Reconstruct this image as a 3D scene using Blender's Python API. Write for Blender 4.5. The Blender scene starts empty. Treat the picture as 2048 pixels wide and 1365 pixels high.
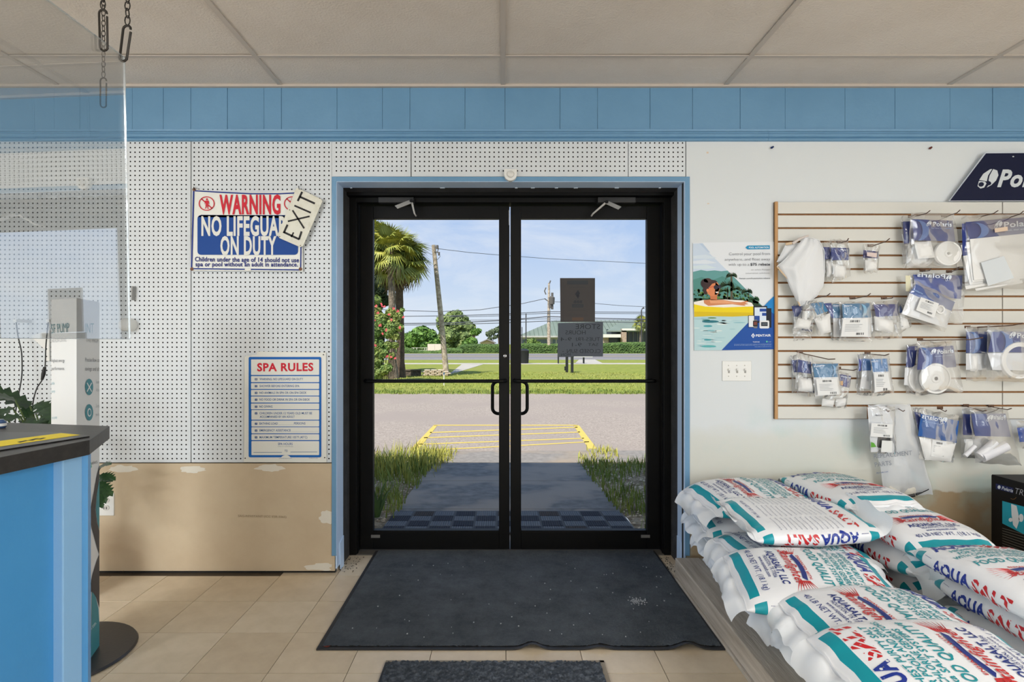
import bpy, bmesh, math, random
from mathutils import Vector, Matrix, noise
PI = math.pi
random.seed(7)
SC = bpy.context.scene
COL = SC.collection

# ------------------------------------------------------------ camera, world, sun, lights, exposure
F = 1152.0; H = 1.274; CX = 1005.0; CY = 682.0      # focal length in pixels of a 2048 wide frame
cd = bpy.data.cameras.new('camera'); cam = bpy.data.objects.new('camera', cd); COL.objects.link(cam)
cam.location = (0, 0, H); cam.rotation_euler = (PI / 2, 0, 0)
cd.sensor_width = 36; cd.lens = F * 36 / 2048; cd.shift_x = 19 / 2048; cd.shift_y = 0.0
cd.clip_start = .05; cd.clip_end = 900
SC.camera = cam
SC.view_settings.view_transform = 'Standard'; SC.view_settings.look = 'None'
SC.view_settings.gamma = 1; SC.view_settings.use_curve_mapping = False
SC.view_settings.exposure = 0.0

def lin(c):
    c = c / 255
    return c / 12.92 if c <= .04045 else ((c + .055) / 1.055) ** 2.4
def rgb(r, g, b): return (lin(r), lin(g), lin(b), 1)

w = bpy.data.worlds.new('sky'); SC.world = w; w.use_nodes = True
nt = w.node_tree; nt.nodes.clear()
N = nt.nodes.new; L = nt.links.new
tc = N('ShaderNodeTexCoord'); sep = N('ShaderNodeSeparateXYZ'); L(tc.outputs['Generated'], sep.inputs[0])
rp = N('ShaderNodeValToRGB'); L(sep.outputs['Z'], rp.inputs[0])
e = rp.color_ramp.elements
e[0].position = 0.0; e[0].color = rgb(222, 233, 247)
e[1].position = .9; e[1].color = rgb(132, 168, 218)
for p, c in ((.07, rgb(212, 227, 248)), (.15, rgb(190, 212, 246)), (.24, rgb(172, 200, 243)), (.5, rgb(150, 182, 226))):
    k = e.new(p); k.color = c
mp = N('ShaderNodeMapping'); mp.inputs['Scale'].default_value = (1.6, 1.6, 4.2); mp.inputs['Location'].default_value = (.35, .2, .1)
L(tc.outputs['Generated'], mp.inputs[0])
nz = N('ShaderNodeTexNoise'); nz.inputs['Scale'].default_value = 2.6; nz.inputs['Detail'].default_value = 8; nz.inputs['Roughness'].default_value = .6
nz.inputs['Distortion'].default_value = .5
L(mp.outputs[0], nz.inputs['Vector'])
cr = N('ShaderNodeValToRGB'); cr.color_ramp.elements[0].position = .48; cr.color_ramp.elements[1].position = .78
cr.color_ramp.elements[1].color = (.75, .75, .75, 1)
L(nz.outputs['Fac'], cr.inputs[0])
mx = N('ShaderNodeMixRGB'); L(cr.outputs[0], mx.inputs[0]); L(rp.outputs[0], mx.inputs[1]); mx.inputs[2].default_value = rgb(245, 247, 252)
bg = N('ShaderNodeBackground'); bg.inputs[1].default_value = 1.0; L(mx.outputs[0], bg.inputs[0])
ow = N('ShaderNodeOutputWorld'); L(bg.outputs[0], ow.inputs[0])

def light(name, typ, loc, energy, color, size=None, direction=None, sizey=None):
    l = bpy.data.lights.new(name, typ); l.energy = energy; l.color = color
    o = bpy.data.objects.new(name, l); COL.objects.link(o); o.location = loc
    if typ == 'AREA':
        l.shape = 'RECTANGLE'; l.size = size; l.size_y = sizey or size
    if direction is not None:
        o.rotation_euler = Vector(direction).to_track_quat('-Z', 'Y').to_euler()
    return o
sun = light('sun', 'SUN', (0, -5, 12), 6.0, (1, .93, .82), direction=(.42, .71, -1.0)); sun.data.angle = .009
# shop windows behind the camera (daylight) and the ceiling's fluorescent troffers
light('back_window_light', 'AREA', (-3.45, -3.9, 1.5), 112, (.86, .93, 1), 1.5, (.62, 1, .0), 2.1)
light('back_window_light', 'AREA', (3.75, -3.9, 1.5), 80, (.86, .93, 1), 1.5, (-.5, 1, .0), 2.1)
light('side_window_light', 'AREA', (-4.25, -1.2, 1.6), 50, (.86, .93, 1), 2.6, (1, .55, -.05), 1.9)
light('side_window_light', 'AREA', (4.55, -.9, 1.6), 32, (.86, .93, 1), 2.2, (-1, .35, -.1), 1.8)
for x_, y_ in ((-2.75, -.2), (2.75, -.2), (-3.3, -2.4), (3.3, -2.4)):
    light('ceiling_light', 'AREA', (x_, y_, 2.62), 52, (.96, .98, 1), 1.15, (0, 0, -1), .55)

# ------------------------------------------------------------ materials
MATS = {}
def M(name, col, rough=.6, noise_=None, bump=None, spec=.5, metal=0, coord='Object', emit=None):
    """noise_ = (scale, colour2, low, high) ; bump = (scale, strength[, distance])"""
    if name in MATS: return MATS[name]
    m = bpy.data.materials.new(name); m.use_nodes = True; MATS[name] = m
    nt = m.node_tree; b = nt.nodes['Principled BSDF']
    c = rgb(*col) if max(col) > 1 else (*col, 1)
    b.inputs['Base Color'].default_value = c
    b.inputs['Roughness'].default_value = rough; b.inputs['Metallic'].default_value = metal
    b.inputs['Specular IOR Level'].default_value = spec
    N = nt.nodes.new; L = nt.links.new
    if noise_ or bump:
        tc = N('ShaderNodeTexCoord')
    if noise_:
        n = N('ShaderNodeTexNoise'); n.inputs['Scale'].default_value = noise_[0]; n.inputs['Detail'].default_value = 6
        n.inputs['Roughness'].default_value = .62
        L(tc.outputs[coord], n.inputs['Vector'])
        r = N('ShaderNodeMapRange'); r.inputs[1].default_value = noise_[2]; r.inputs[2].default_value = noise_[3]
        L(n.outputs['Fac'], r.inputs[0])
        x = N('ShaderNodeMixRGB'); x.inputs[1].default_value = c; x.inputs[2].default_value = rgb(*noise_[1])
        L(r.outputs[0], x.inputs[0]); L(x.outputs[0], b.inputs['Base Color'])
    if bump:
        n2 = N('ShaderNodeTexNoise'); n2.inputs['Scale'].default_value = bump[0]; n2.inputs['Detail'].default_value = 5
        L(tc.outputs[coord], n2.inputs['Vector'])
        bp = N('ShaderNodeBump'); bp.inputs['Strength'].default_value = bump[1]
        bp.inputs['Distance'].default_value = bump[2] if len(bump) > 2 else .01
        L(n2.outputs['Fac'], bp.inputs['Height']); L(bp.outputs[0], b.inputs['Normal'])
    return m
def flat(col, rough=.5):
    return M('print_%d_%d_%d' % tuple(col), col, max(.5, rough), spec=.22)
def glassy(name, refl=.08, tint=(1, 1, 1), diffuse=0, rough=0.0, dcol=(230, 235, 240), fres=True):
    if name in MATS: return MATS[name]
    m = bpy.data.materials.new(name); m.use_nodes = True; MATS[name] = m
    nt = m.node_tree; nt.nodes.clear(); N = nt.nodes.new; L = nt.links.new
    t = N('ShaderNodeBsdfTransparent'); t.inputs[0].default_value = (*tint, 1)
    if refl == 0: L(t.outputs[0], N('ShaderNodeOutputMaterial').inputs[0]); return m
    g = N('ShaderNodeBsdfGlossy'); g.inputs['Roughness'].default_value = rough
    a = N('ShaderNodeMixShader')
    if fres:
        f = N('ShaderNodeLayerWeight'); f.inputs[0].default_value = .35
        mr = N('ShaderNodeMapRange'); mr.inputs[3].default_value = refl; mr.inputs[4].default_value = min(1, refl + .5)
        L(f.outputs['Fresnel'], mr.inputs[0]); L(mr.outputs[0], a.inputs[0])
    else:
        a.inputs[0].default_value = refl
    L(t.outputs[0], a.inputs[1]); L(g.outputs[0], a.inputs[2])
    out = N('ShaderNodeOutputMaterial'); last = a
    if diffuse:
        d = N('ShaderNodeBsdfDiffuse'); d.inputs[0].default_value = rgb(*dcol)
        b2 = N('ShaderNodeMixShader'); b2.inputs[0].default_value = diffuse
        L(a.outputs[0], b2.inputs[1]); L(d.outputs[0], b2.inputs[2]); last = b2
    L(last.outputs[0], out.inputs[0])
    return m
FILM = glassy('clear_plastic_film', .03, (.965, .965, .965), .035, .10)
GLASS = glassy('door_glass', 0, (.97, .98, .98), 0, 0, fres=False)
PLEXI = glassy('acrylic', .30, (.97, .98, .98), .012, 0.0, fres=False)
BLACK = M('black_aluminium', (9, 9, 9), .5, bump=(300, .05), spec=.2)
BLUE = M('blue_paint', (106, 150, 184), .45, (3, (98, 142, 176), .3, .7), (60, .06))
BLUE_DAYLIT = M('blue_paint_daylit', (198, 221, 248), .3, bump=(40, .05))  # same blue paint as the casing, daylight on the lining painted in
WHITE = M('white_plastic', (226, 226, 222), .4)
STEEL = M('steel', (150, 150, 152), .3, metal=1)
DSTEEL = M('dark_wire', (52, 48, 44), .45, metal=.6)

# ------------------------------------------------------------ geometry helpers
def W(px, py, y): return Vector(((px - CX) / F * y, y, H - (py - CY) / F * y))
HG = 1.474; GZ = H - HG                          # ground outside lies 20 cm below the shop floor
def G(px, py, z=GZ):
    y = F * (H - z) / (py - CY); return Vector(((px - CX) / F * y, y, z))

class MB:
    def __init__(s): s.v = []; s.f = []; s.mi = []
    def add(s, vs, fs, mi=0):
        n = len(s.v); s.v.extend([tuple(q) for q in vs]); s.f.extend([tuple(i + n for i in f) for f in fs]); s.mi.extend([mi] * len(fs)); return s
    def box(s, x0, x1, y0, y1, z0, z1, mi=0, mat=None):
        vs = [Vector(q) for q in ((x0, y0, z0), (x1, y0, z0), (x1, y1, z0), (x0, y1, z0), (x0, y0, z1), (x1, y0, z1), (x1, y1, z1), (x0, y1, z1))]
        if mat is not None: vs = [mat @ q for q in vs]
        return s.add(vs, [(0, 3, 2, 1), (4, 5, 6, 7), (0, 1, 5, 4), (1, 2, 6, 5), (2, 3, 7, 6), (3, 0, 4, 7)], mi)
    def prism(s, pts, off, mi=0):
        """pts: 3-D ring, extruded by vector off"""
        n = len(pts); off = Vector(off)
        vs = [Vector(p) for p in pts] + [Vector(p) + off for p in pts]
        fs = [tuple(range(n)), tuple(range(2 * n - 1, n - 1, -1))] + [(i, i + n, (i + 1) % n + n, (i + 1) % n) for i in range(n)]
        return s.add(vs, fs, mi)
    def tube(s, pts, r, n=8, mi=0, cap=True, closed=False):
        pts = [Vector(p) for p in pts]; rs = r if isinstance(r, (list, tuple)) else [r] * len(pts)
        vs = []; fs = []; prev = None; m = len(pts)
        for i, p in enumerate(pts):
            a = pts[(i - 1) % m] if (closed or i > 0) else p; b = pts[(i + 1) % m] if (closed or i < m - 1) else p
            t = (b - a).normalized()
            if prev is None:
                u = t.orthogonal().normalized()
            else:
                u = (prev - t * prev.dot(t)); u = u.normalized() if u.length > 1e-6 else t.orthogonal().normalized()
            prev = u; v = t.cross(u)
            for k in range(n):
                an = 2 * PI * k / n; vs.append(p + (u * math.cos(an) + v * math.sin(an)) * rs[i])
        for i in range(m if closed else m - 1):
            for k in range(n):
                a = i * n + k; b = i * n + (k + 1) % n; j = ((i + 1) % m) * n
                fs.append((a, b, j + (k + 1) % n, j + k))
        if cap and not closed: fs += [tuple(range(n - 1, -1, -1)), tuple(range((m - 1) * n, m * n))]
        return s.add(vs, fs, mi)
    def lathe(s, prof, c, axis='Z', n=24, mi=0, sx=1, sy=1):
        """prof: (r, h) list"""
        vs = []; fs = []; m = len(prof)
        for r, h in prof:
            for k in range(n):
                a = 2 * PI * k / n; x = r * math.cos(a) * sx; y = r * math.sin(a) * sy
                q = (x, y, h) if axis == 'Z' else ((x, -h, y) if axis == 'Y' else (h, x, y))
                vs.append(Vector(q) + Vector(c))
        for i in range(m - 1):
            for k in range(n):
                fs.append((i * n + k, i * n + (k + 1) % n, (i + 1) * n + (k + 1) % n, (i + 1) * n + k))
        if prof[0][0] > 1e-6: fs.append(tuple(range(n - 1, -1, -1)))
        if prof[-1][0] > 1e-6: fs.append(tuple(range((m - 1) * n, m * n)))
        return s.add(vs, fs, mi)
    def grid(s, fn, nu, nv, mi=0):
        vs = [fn(i / nu, j / nv) for i in range(nu + 1) for j in range(nv + 1)]
        fs = [(i * (nv + 1) + j, (i + 1) * (nv + 1) + j, (i + 1) * (nv + 1) + j + 1, i * (nv + 1) + j + 1) for i in range(nu) for j in range(nv)]
        return s.add(vs, fs, mi)
    def mesh(s, name, mats):
        me = bpy.data.meshes.new(name); me.from_pydata(s.v, [], s.f)
        for m in (mats if isinstance(mats, (list, tuple)) else [mats]): me.materials.append(m)
        if len(me.materials) > 1: me.polygons.foreach_set('material_index', s.mi)
        return me
    def build(s, name, mats, parent=None, smooth=False, bevel=0, fixn=True):
        me = s.mesh(name, mats)
        if fixn and len(s.f) < 30000:
            bm = bmesh.new(); bm.from_mesh(me); bmesh.ops.recalc_face_normals(bm, faces=bm.faces)
            bm.to_mesh(me); bm.free()
        if smooth: me.polygons.foreach_set('use_smooth', [True] * len(me.polygons))
        o = bpy.data.objects.new(name, me); COL.objects.link(o)
        if smooth and smooth != 'all':
            try: me.set_sharp_from_angle(angle=math.radians(40))
            except Exception: pass
        if bevel:
            b = o.modifiers.new('bevel', 'BEVEL'); b.width = bevel; b.segments = 2; b.limit_method = 'ANGLE'
        if parent is not None:
            o.parent = parent; o.matrix_parent_inverse = pinv(parent)
        return o
def pinv(p):
    m = Matrix.Identity(4)
    q = p
    while q is not None:
        loc = Matrix.LocRotScale(q.location, q.rotation_euler.to_matrix().to_quaternion(), q.scale)
        m = loc @ m if q.parent is None else (q.matrix_parent_inverse @ loc @ m)
        q = q.parent
    return m.inverted()
def tag(o, label=None, cat=None, group=None, kind=None):
    if label: o['label'] = label
    if cat: o['category'] = cat
    if group: o['group'] = group
    if kind: o['kind'] = kind
    return o
def thing(name, label, cat, loc=(0, 0, 0), group=None, rot=(0, 0, 0), kind=None):
    o = bpy.data.objects.new(name, None); COL.objects.link(o); o.location = loc; o.rotation_euler = rot
    o.empty_display_size = .1
    return tag(o, label, cat, group, kind)
def struct(name, label=None, loc=(0, 0, 0)):
    return thing(name, label, None, loc, kind='structure')
def link(name, me, parent, loc=None, rot=None):
    o = bpy.data.objects.new(name, me); COL.objects.link(o)
    if parent is not None: o.parent = parent; o.matrix_parent_inverse = pinv(parent)
    if loc is not None: o.location = loc
    if rot is not None: o.rotation_euler = rot
    return o

# ---- lettering as real flat geometry
_tc = {}
_cur = bpy.data.curves.new('type', 'FONT'); _cob = bpy.data.objects.new('type', _cur); _cur.resolution_u = 3
def text_geo(body, bold=0, shear=0):
    k = (body, bold, shear)
    if k not in _tc:
        _cur.body = body; _cur.offset = bold; _cur.shear = shear; _cur.space_character = 1 + max(0, bold) * 2.6
        me = _cob.to_mesh()
        vs = [(v.co.x, v.co.y) for v in me.vertices]; fs = [tuple(p.vertices) for p in me.polygons]
        _cob.to_mesh_clear()
        _tc[k] = (vs, fs)
    return _tc[k]
CAP = .702
def text(mb, body, A, B, h, f, bold=.0, mirror=False, mi=0, maxedge=None, shear=0):
    """fit body on the baseline A..B with capital height h; f maps sheet coordinates (y down) to 3-D"""
    vs, fs = text_geo(body, bold, shear)
    if not vs: return
    x0 = min(v[0] for v in vs); x1 = max(v[0] for v in vs)
    A = Vector(A); B = Vector(B); d = B - A; ln = d.length; d.normalize(); up = Vector((d.y, -d.x))
    if mirror: up = -up
    k = ln / (x1 - x0)
    P = [A + d * (x - x0) * k + up * (y * h / CAP) for x, y in vs]
    if maxedge:
        tris = []
        for fc in fs:
            for i in range(1, len(fc) - 1): tris.append((P[fc[0]], P[fc[i]], P[fc[i + 1]]))
        out = []
        while tris:
            a, b, c = tris.pop()
            ab = (a - b).length; bc = (b - c).length; ca = (c - a).length; mxe = max(ab, bc, ca)
            if mxe <= maxedge: out.append((a, b, c)); continue
            if mxe == ab: q = (a + b) / 2; tris += [(a, q, c), (q, b, c)]
            elif mxe == bc: q = (b + c) / 2; tris += [(a, b, q), (a, q, c)]
            else: q = (c + a) / 2; tris += [(a, b, q), (q, b, c)]
        V = []; Fs = []
        for t in out:
            n = len(V); V += [f(p.x, p.y) for p in t]; Fs.append((n, n + 1, n + 2))
        mb.add(V, Fs, mi)
    else:
        mb.add([f(p.x, p.y) for p in P], fs, mi)

class Sheet:
    """flat printed matter lying in the plane y = Y, drawn in photograph pixels of that plane"""
    def __init__(s, parent, Y, step=.0005): s.p = parent; s.Y = Y; s.b = {}; s.step = step
    def mb(s, col, name): return s.b.setdefault((name, tuple(col)), MB())
    def f(s, lay): return lambda x, y: W(x, y, s.Y) + Vector((0, -lay * s.step, 0))
    def poly(s, pts, col, lay=1, name='print'):
        f = s.f(lay); s.mb(col, name).add([f(x, y) for x, y in pts], [tuple(range(len(pts)))])
    def ell(s, cx, cy, rx, ry, col, lay=1, name='print', n=24, rot=0):
        s.poly([(cx + rx * math.cos(a) * math.cos(rot) - ry * math.sin(a) * math.sin(rot), cy + rx * math.cos(a) * math.sin(rot) + ry * math.sin(a) * math.cos(rot)) for a in [2 * PI * k / n for k in range(n)]], col, lay, name)
    def ring(s, cx, cy, r1, r0, col, lay=1, name='print', a0=0, a1=2 * PI, n=28, ky=1):
        f = s.f(lay); V = []; Fs = []
        for k in range(n + 1):
            a = a0 + (a1 - a0) * k / n
            V += [f(cx + r1 * math.cos(a), cy + r1 * ky * math.sin(a)), f(cx + r0 * math.cos(a), cy + r0 * ky * math.sin(a))]
        for k in range(n): Fs.append((2 * k, 2 * k + 1, 2 * k + 3, 2 * k + 2))
        s.mb(col, name).add(V, Fs)
    def line(s, x0, y0, x1, y1, wd, col, lay=1, name='print'):
        d = Vector((x1 - x0, y1 - y0)).normalized(); n = Vector((-d.y, d.x)) * wd / 2
        s.poly([(x0 + n.x, y0 + n.y), (x1 + n.x, y1 + n.y), (x1 - n.x, y1 - n.y), (x0 - n.x, y0 - n.y)], col, lay, name)
    def rrect(s, x0, y0, x1, y1, r, col, lay=1, name='print', skew=0):
        pts = []
        for cx, cy, a0 in ((x1 - r, y1 - r, 0), (x0 + r, y1 - r, PI / 2), (x0 + r, y0 + r, PI), (x1 - r, y0 + r, 1.5 * PI)):
            for k in range(5):
                a = a0 + PI / 2 * k / 4; pts.append((cx + r * math.cos(a), cy + r * math.sin(a)))
        s.poly(pts, col, lay, name)
    def text(s, body, A, B, h, col, bold=0, lay=2, mirror=False, name='lettering', shear=0):
        text(s.mb(col, name), body, A, B, h, s.f(lay), bold, mirror, shear=shear)
    def done(s):
        for (n, c), m in s.b.items(): m.build(n, flat(c), s.p, fixn=False)

# ============================================================ ROOM SHELL
YW = 3.15; CZ = 2.67; CD = .0456       # wall plane, ceiling height, centre of the doorway
XL, XR, YB = -4.3, 4.6, -4.2
# ---- floor of vinyl tiles
floor = struct('floor')
MB().box(XL, XR, YB, 3.56, -.10, -.004).build('subfloor', M('grout_dark', (92, 78, 60), .9), floor)
tmats = [M('vinyl_tile_%s' % n, c, .38, (9, c2, .35, .75), (35, .10, .003)) for n, c, c2 in (('a', (224, 207, 180), (208, 190, 162)), ('b', (219, 202, 174), (203, 184, 156)), ('c', (228, 212, 187), (212, 196, 168)))]
T = .3048
tms = []
for m in tmats:
    b = MB(); q = T / 2 - .0014; b.box(-q, q, -q, q, -.0035, 0); tms.append(b.mesh('tile', m))
for i in range(-9, 8):
    for j in range(-3, 5):
        xc = .014 + T * i + T / 2; yc = 2.207 + T * j - T / 2
        if yc + T / 2 > 3.2 and abs(xc - CD) > .95 + T / 2: continue
        o = link('tile', tms[random.randrange(3)], floor, (xc, yc, random.uniform(-.0003, .0003)))
        o.rotation_euler = (random.uniform(-.0012, .0012), random.uniform(-.0012, .0012), 0)
b = MB()
x = .014 - T * 14
for (xa, xb, ya, yb) in ((XL, .014 - T * 9, YB, 3.2), (.014 + T * 8, XR, YB, 3.2), (.014 - T * 9, .014 + T * 8, YB, 2.207 - T * 4)):
    b.box(xa, xb, ya, yb, -.004, 0)
b.build('flooring', tmats[1], floor)
MB().box(CD - .95, CD + .95, 3.42, 3.58, -.004, .006).build('threshold', M('dull_threshold', (96, 92, 86), .6), floor)

# ---- suspended ceiling
ceil = struct('ceiling')
ctm = M('ceiling_tile_board', (220, 212, 204), .95, (2.2, (208, 198, 188), .3, .75), (95, .55, .006))
b = MB(); b.box(-.600, .600, -.2955, .2955, 0, .016); ctmesh = b.mesh('ceiling_tile', ctm)
for i in range(-4, 4):
    for j in range(-11, 2):
        xc = .003 + 1.212 * i + .606; y1 = 2.822 + .61 * j
        if j == 1:
            bb = MB(); bb.box(xc - .600, xc + .600, 2.829, YW - .004, CZ + .002, CZ + .018); bb.build('ceiling_tile', ctm, ceil); continue
        link('ceiling_tile', ctmesh, ceil, (xc, y1 - .305, CZ + .002 + random.uniform(0, .003)), (random.uniform(-.003, .003), random.uniform(-.002, .002), 0))
tb = M('grid_beige', (190, 180, 170), .5)
for i in range(-4, 5):
    xc = .003 + 1.212 * i; MB().box(xc - .012, xc + .012, YB, YW, CZ - .004, CZ + .003).build('grid_bar', tb, ceil)
for j in range(-11, 1):
    yc = 2.822 + .61 * j; MB().box(XL, XR, yc - .012, yc + .012, CZ - .003, CZ + .0015).build('grid_bar', tb, ceil)
MB().box(XL, XR, YB, 3.3, CZ + .25, CZ + .33).build('roof_deck', M('deck', (120, 110, 100), .9), ceil)
MB().box(XL, XR, YW - .022, YW, CZ - .012, CZ + .002).build('wall_angle', tb, ceil)

# ---- front wall
wall = struct('wall_front')
conc = M('stucco_outside', (196, 190, 180), .9, bump=(60, .3))
b = MB()
b.box(XL, CD - .965, 3.19, 3.60, -.1, 3.05); b.box(CD + .965, XR, 3.19, 3.60, -.1, 3.05); b.box(CD - .965, CD + .965, 3.19, 3.60, 2.155, 3.05)
b.build('masonry', conc, wall)
plm = M('dark_plaster', (58, 57, 58), .9, (12, (38, 37, 38), .35, .7), (120, .6, .01))
b = MB()
b.box(CD - .972, CD - .955, 3.27, 3.43, 0, 2.15); b.box(CD + .955, CD + .972, 3.27, 3.43, 0, 2.15); b.box(CD - .96, CD + .96, 3.27, 3.43, 2.143, 2.16)
b.build('plaster_reveal', plm, wall)
# pegboard panels: every hole is a real opening
peg = M('pegboard_white', (210, 215, 218), .5, (2.5, (201, 205, 207), .4, .8))
PH = .0254
def pegpanel(x0, x1, z0, z1):
    nx = max(1, int((x1 - x0) / PH)); nz_ = max(1, int((z1 - z0) / PH))
    mx_ = (x1 - x0 - nx * PH) / 2; b = MB(); r = .0044
    V = []; Fs = []
    for i in range(nx):
        for j in range(nz_):
            cx = x0 + mx_ + (i + .5) * PH; cz = z1 - (j + .5) * PH; n = len(V); h = PH / 2
            V += [(cx - h, YW, cz - h), (cx + h, YW, cz - h), (cx + h, YW, cz + h), (cx - h, YW, cz + h)]
            for k in range(8):
                a = PI / 8 + k * PI / 4; V.append((cx + r * math.cos(a), YW, cz + r * math.sin(a)))
            # octagon verts 4..11: k=0 at 22.5deg
            o = [n + 4 + k for k in range(8)]
            Fs += [(n + 2, o[1], o[0]), (n + 3, o[3], o[2]), (n, o[5], o[4]), (n + 1, o[7], o[6]),
                   (n + 3, n + 2, o[1], o[2])[::-1], (n, n + 3, o[3], o[4])[::-1], (n + 1, n, o[5], o[6])[::-1], (n + 2, n + 1, o[7], o[0])[::-1]]
    b.add(V, Fs)
    zb = z1 - nz_ * PH
    for (a0, a1, c0, c1) in ((x0, x0 + mx_, z0, z1), (x1 - mx_, x1, z0, z1), (x0 + mx_, x1 - mx_, z0, zb)):
        if a1 - a0 > 1e-4 and c1 - c0 > 1e-4: b.add([(a0, YW, c0), (a1, YW, c0), (a1, YW, c1), (a0, YW, c1)], [(0, 1, 2, 3)])
    b.box(x0, x0 + .0005, YW, YW + .005, z0, z1); b.box(x1 - .0005, x1, YW, YW + .005, z0, z1); b.box(x0, x1, YW, YW + .005, z0, z0 + .0005)
    return b.build('pegboard_panel', peg, wall, fixn=False)
def wx(px): return (px - CX) / F * YW
def wz(py): return H - (py - CY) / F * YW
ZT = wz(281)
pegpanel(wx(382) - 1.22, wx(381.4), wz(925), ZT); pegpanel(wx(382.6) - 2.44, wx(382) - 1.2215, wz(925), ZT)
pegpanel(wx(382.8), wx(663.5), wz(925), ZT); pegpanel(wx(663.5), wx(821.4), wz(353), ZT); pegpanel(wx(822.8), wx(1256), wz(353), ZT); pegpanel(wx(1257), wx(1371), wz(353), ZT)
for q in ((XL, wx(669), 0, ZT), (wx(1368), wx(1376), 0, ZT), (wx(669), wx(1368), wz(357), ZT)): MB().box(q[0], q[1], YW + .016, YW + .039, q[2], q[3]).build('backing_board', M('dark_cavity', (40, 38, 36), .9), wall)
# bare drywall below the pegboard with filler smears
dry = M('bare_drywall', (199, 181, 153), .85, (4, (188, 168, 140), .35, .75), (30, .06))
MB().box(XL, wx(669.5), YW, YW + .0155, .016, wz(927)).build('drywall_panel', dry, wall)
fill = M('filler_smear', (216, 210, 196), .8, bump=(40, .1))
def blotch(px, py, rx, ry, seed, m, name='filler_patch', n=26, y=YW - .0012):
    pts = []
    for k in range(n):
        a = 2 * PI * k / n; q = 1 + .45 * noise.noise(Vector((math.cos(a) * 2.2, math.sin(a) * 2.2, seed)))
        pts.append(W(px + rx * q * math.cos(a), py + ry * q * math.sin(a), y))
    MB().prism(pts, (0, .0012, 0)).build(name, m, wall)
for i, (a, b_, c, d) in enumerate(((246, 938, 28, 7), (384, 939, 26, 7), (540, 936, 26, 7), (655, 1035, 16, 13), (640, 1134, 26, 8))): blotch(a, b_, c, d, i * 3.1, fill)
sh = Sheet(wall, YW - .0008); sh.text('SAG-RESISTANT (ICC ESR-3365)', (476, 1034), (573, 1036), 4.2, (150, 132, 106)); sh.done()
b = MB()
for px in (247, 345, 378, 455, 530, 565, 660): b.lathe([(.0035, 0), (.003, .002), (0, .0022)], W(px, 1143, YW), 'Y', 10)
b.build('screw', DSTEEL, wall)
# painted white wall to the right: paint ends raggedly, bare board below
wp = M('painted_wall', (211, 216, 218), .55, bump=(18, .05))
nt = wp.node_tree; N = nt.nodes.new; L = nt.links.new; bs = nt.nodes['Principled BSDF']
tcn = N('ShaderNodeTexCoord'); sp = N('ShaderNodeSeparateXYZ'); L(tcn.outputs['Object'], sp.inputs[0])
n1 = N('ShaderNodeTexNoise'); n1.inputs['Scale'].default_value = 7; n1.inputs['Detail'].default_value = 4; L(tcn.outputs['Object'], n1.inputs['Vector'])
ma = N('ShaderNodeMath'); ma.operation = 'MULTIPLY_ADD'; ma.inputs[1].default_value = .10; L(n1.outputs['Fac'], ma.inputs[0]); L(sp.outputs['Z'], ma.inputs[2])
def ramp(inp, stops):
    r = N('ShaderNodeValToRGB'); L(inp, r.inputs[0]); el = r.color_ramp.elements
    el[0].position, el[0].color = stops[0]; el[1].position, el[1].color = stops[-1]
    for p, c in stops[1:-1]:
        k = el.new(p); k.color = c
    return r
r1 = ramp(ma.outputs[0], [(.50, rgb(168, 148, 118)), (.51, rgb(200, 197, 184)), (.66, rgb(205, 206, 197)), (.80, rgb(207, 209, 203)), (.87, rgb(211, 216, 218))])
n2 = N('ShaderNodeTexNoise'); n2.inputs['Scale'].default_value = 3.2; n2.inputs['Detail'].default_value = 7; L(tcn.outputs['Object'], n2.inputs['Vector'])
m2 = N('ShaderNodeMapRange'); m2.inputs[1].default_value = .55; m2.inputs[2].default_value = .8; m2.inputs[4].default_value = .75; L(n2.outputs['Fac'], m2.inputs[0])
zr = N('ShaderNodeMapRange'); zr.inputs[1].default_value = 1.05; zr.inputs[2].default_value = .7; L(sp.outputs['Z'], zr.inputs[0])
mm = N('ShaderNodeMath'); mm.operation = 'MULTIPLY'; L(m2.outputs[0], mm.inputs[0]); L(zr.outputs[0], mm.inputs[1])
mxc = N('ShaderNodeMixRGB'); L(mm.outputs[0], mxc.inputs[0]); L(r1.outputs[0], mxc.inputs[1]); mxc.inputs[2].default_value = rgb(168, 202, 200)
L(mxc.outputs[0], bs.inputs['Base Color'])
MB().box(wx(1372.5), XR, YW, YW + .04, .0, ZT).build('wallboard', wp, wall)
# blue boards and moulding over everything
seams = [-3.4, -2.9, -2.45, wx(60), wx(160), wx(265), wx(327), wx(382), wx(455), wx(528), wx(563), wx(674), wx(765), wx(820), wx(930), wx(1010), wx(1120), wx(1195), wx(1300), wx(1385), wx(1480), wx(1570), wx(1690), wx(1790), wx(1900), wx(1985), 3.2, 3.6, 4.0, XR]
x = XL
for s_ in seams:
    MB().box(x + .0007, s_ - .0007, YW + random.uniform(-.0022, 0), YW + .02, wz(262), CZ - .01).build('blue_board', BLUE, wall, bevel=.0015); x = s_
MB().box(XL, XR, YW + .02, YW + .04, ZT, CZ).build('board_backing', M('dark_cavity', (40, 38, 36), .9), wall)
tr = struct('trim_1', 'blue ribbed moulding running along the wall under the blue boards')
prof = [(0, wz(283)), (.012, wz(282)), (.018, wz(279)), (.012, wz(276.5)), (.02, wz(275)), (.02, wz(270)), (.013, wz(268.5)), (.018, wz(266)), (.010, wz(263)), (.012, wz(259.5)), (0, wz(258.5))]
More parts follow.
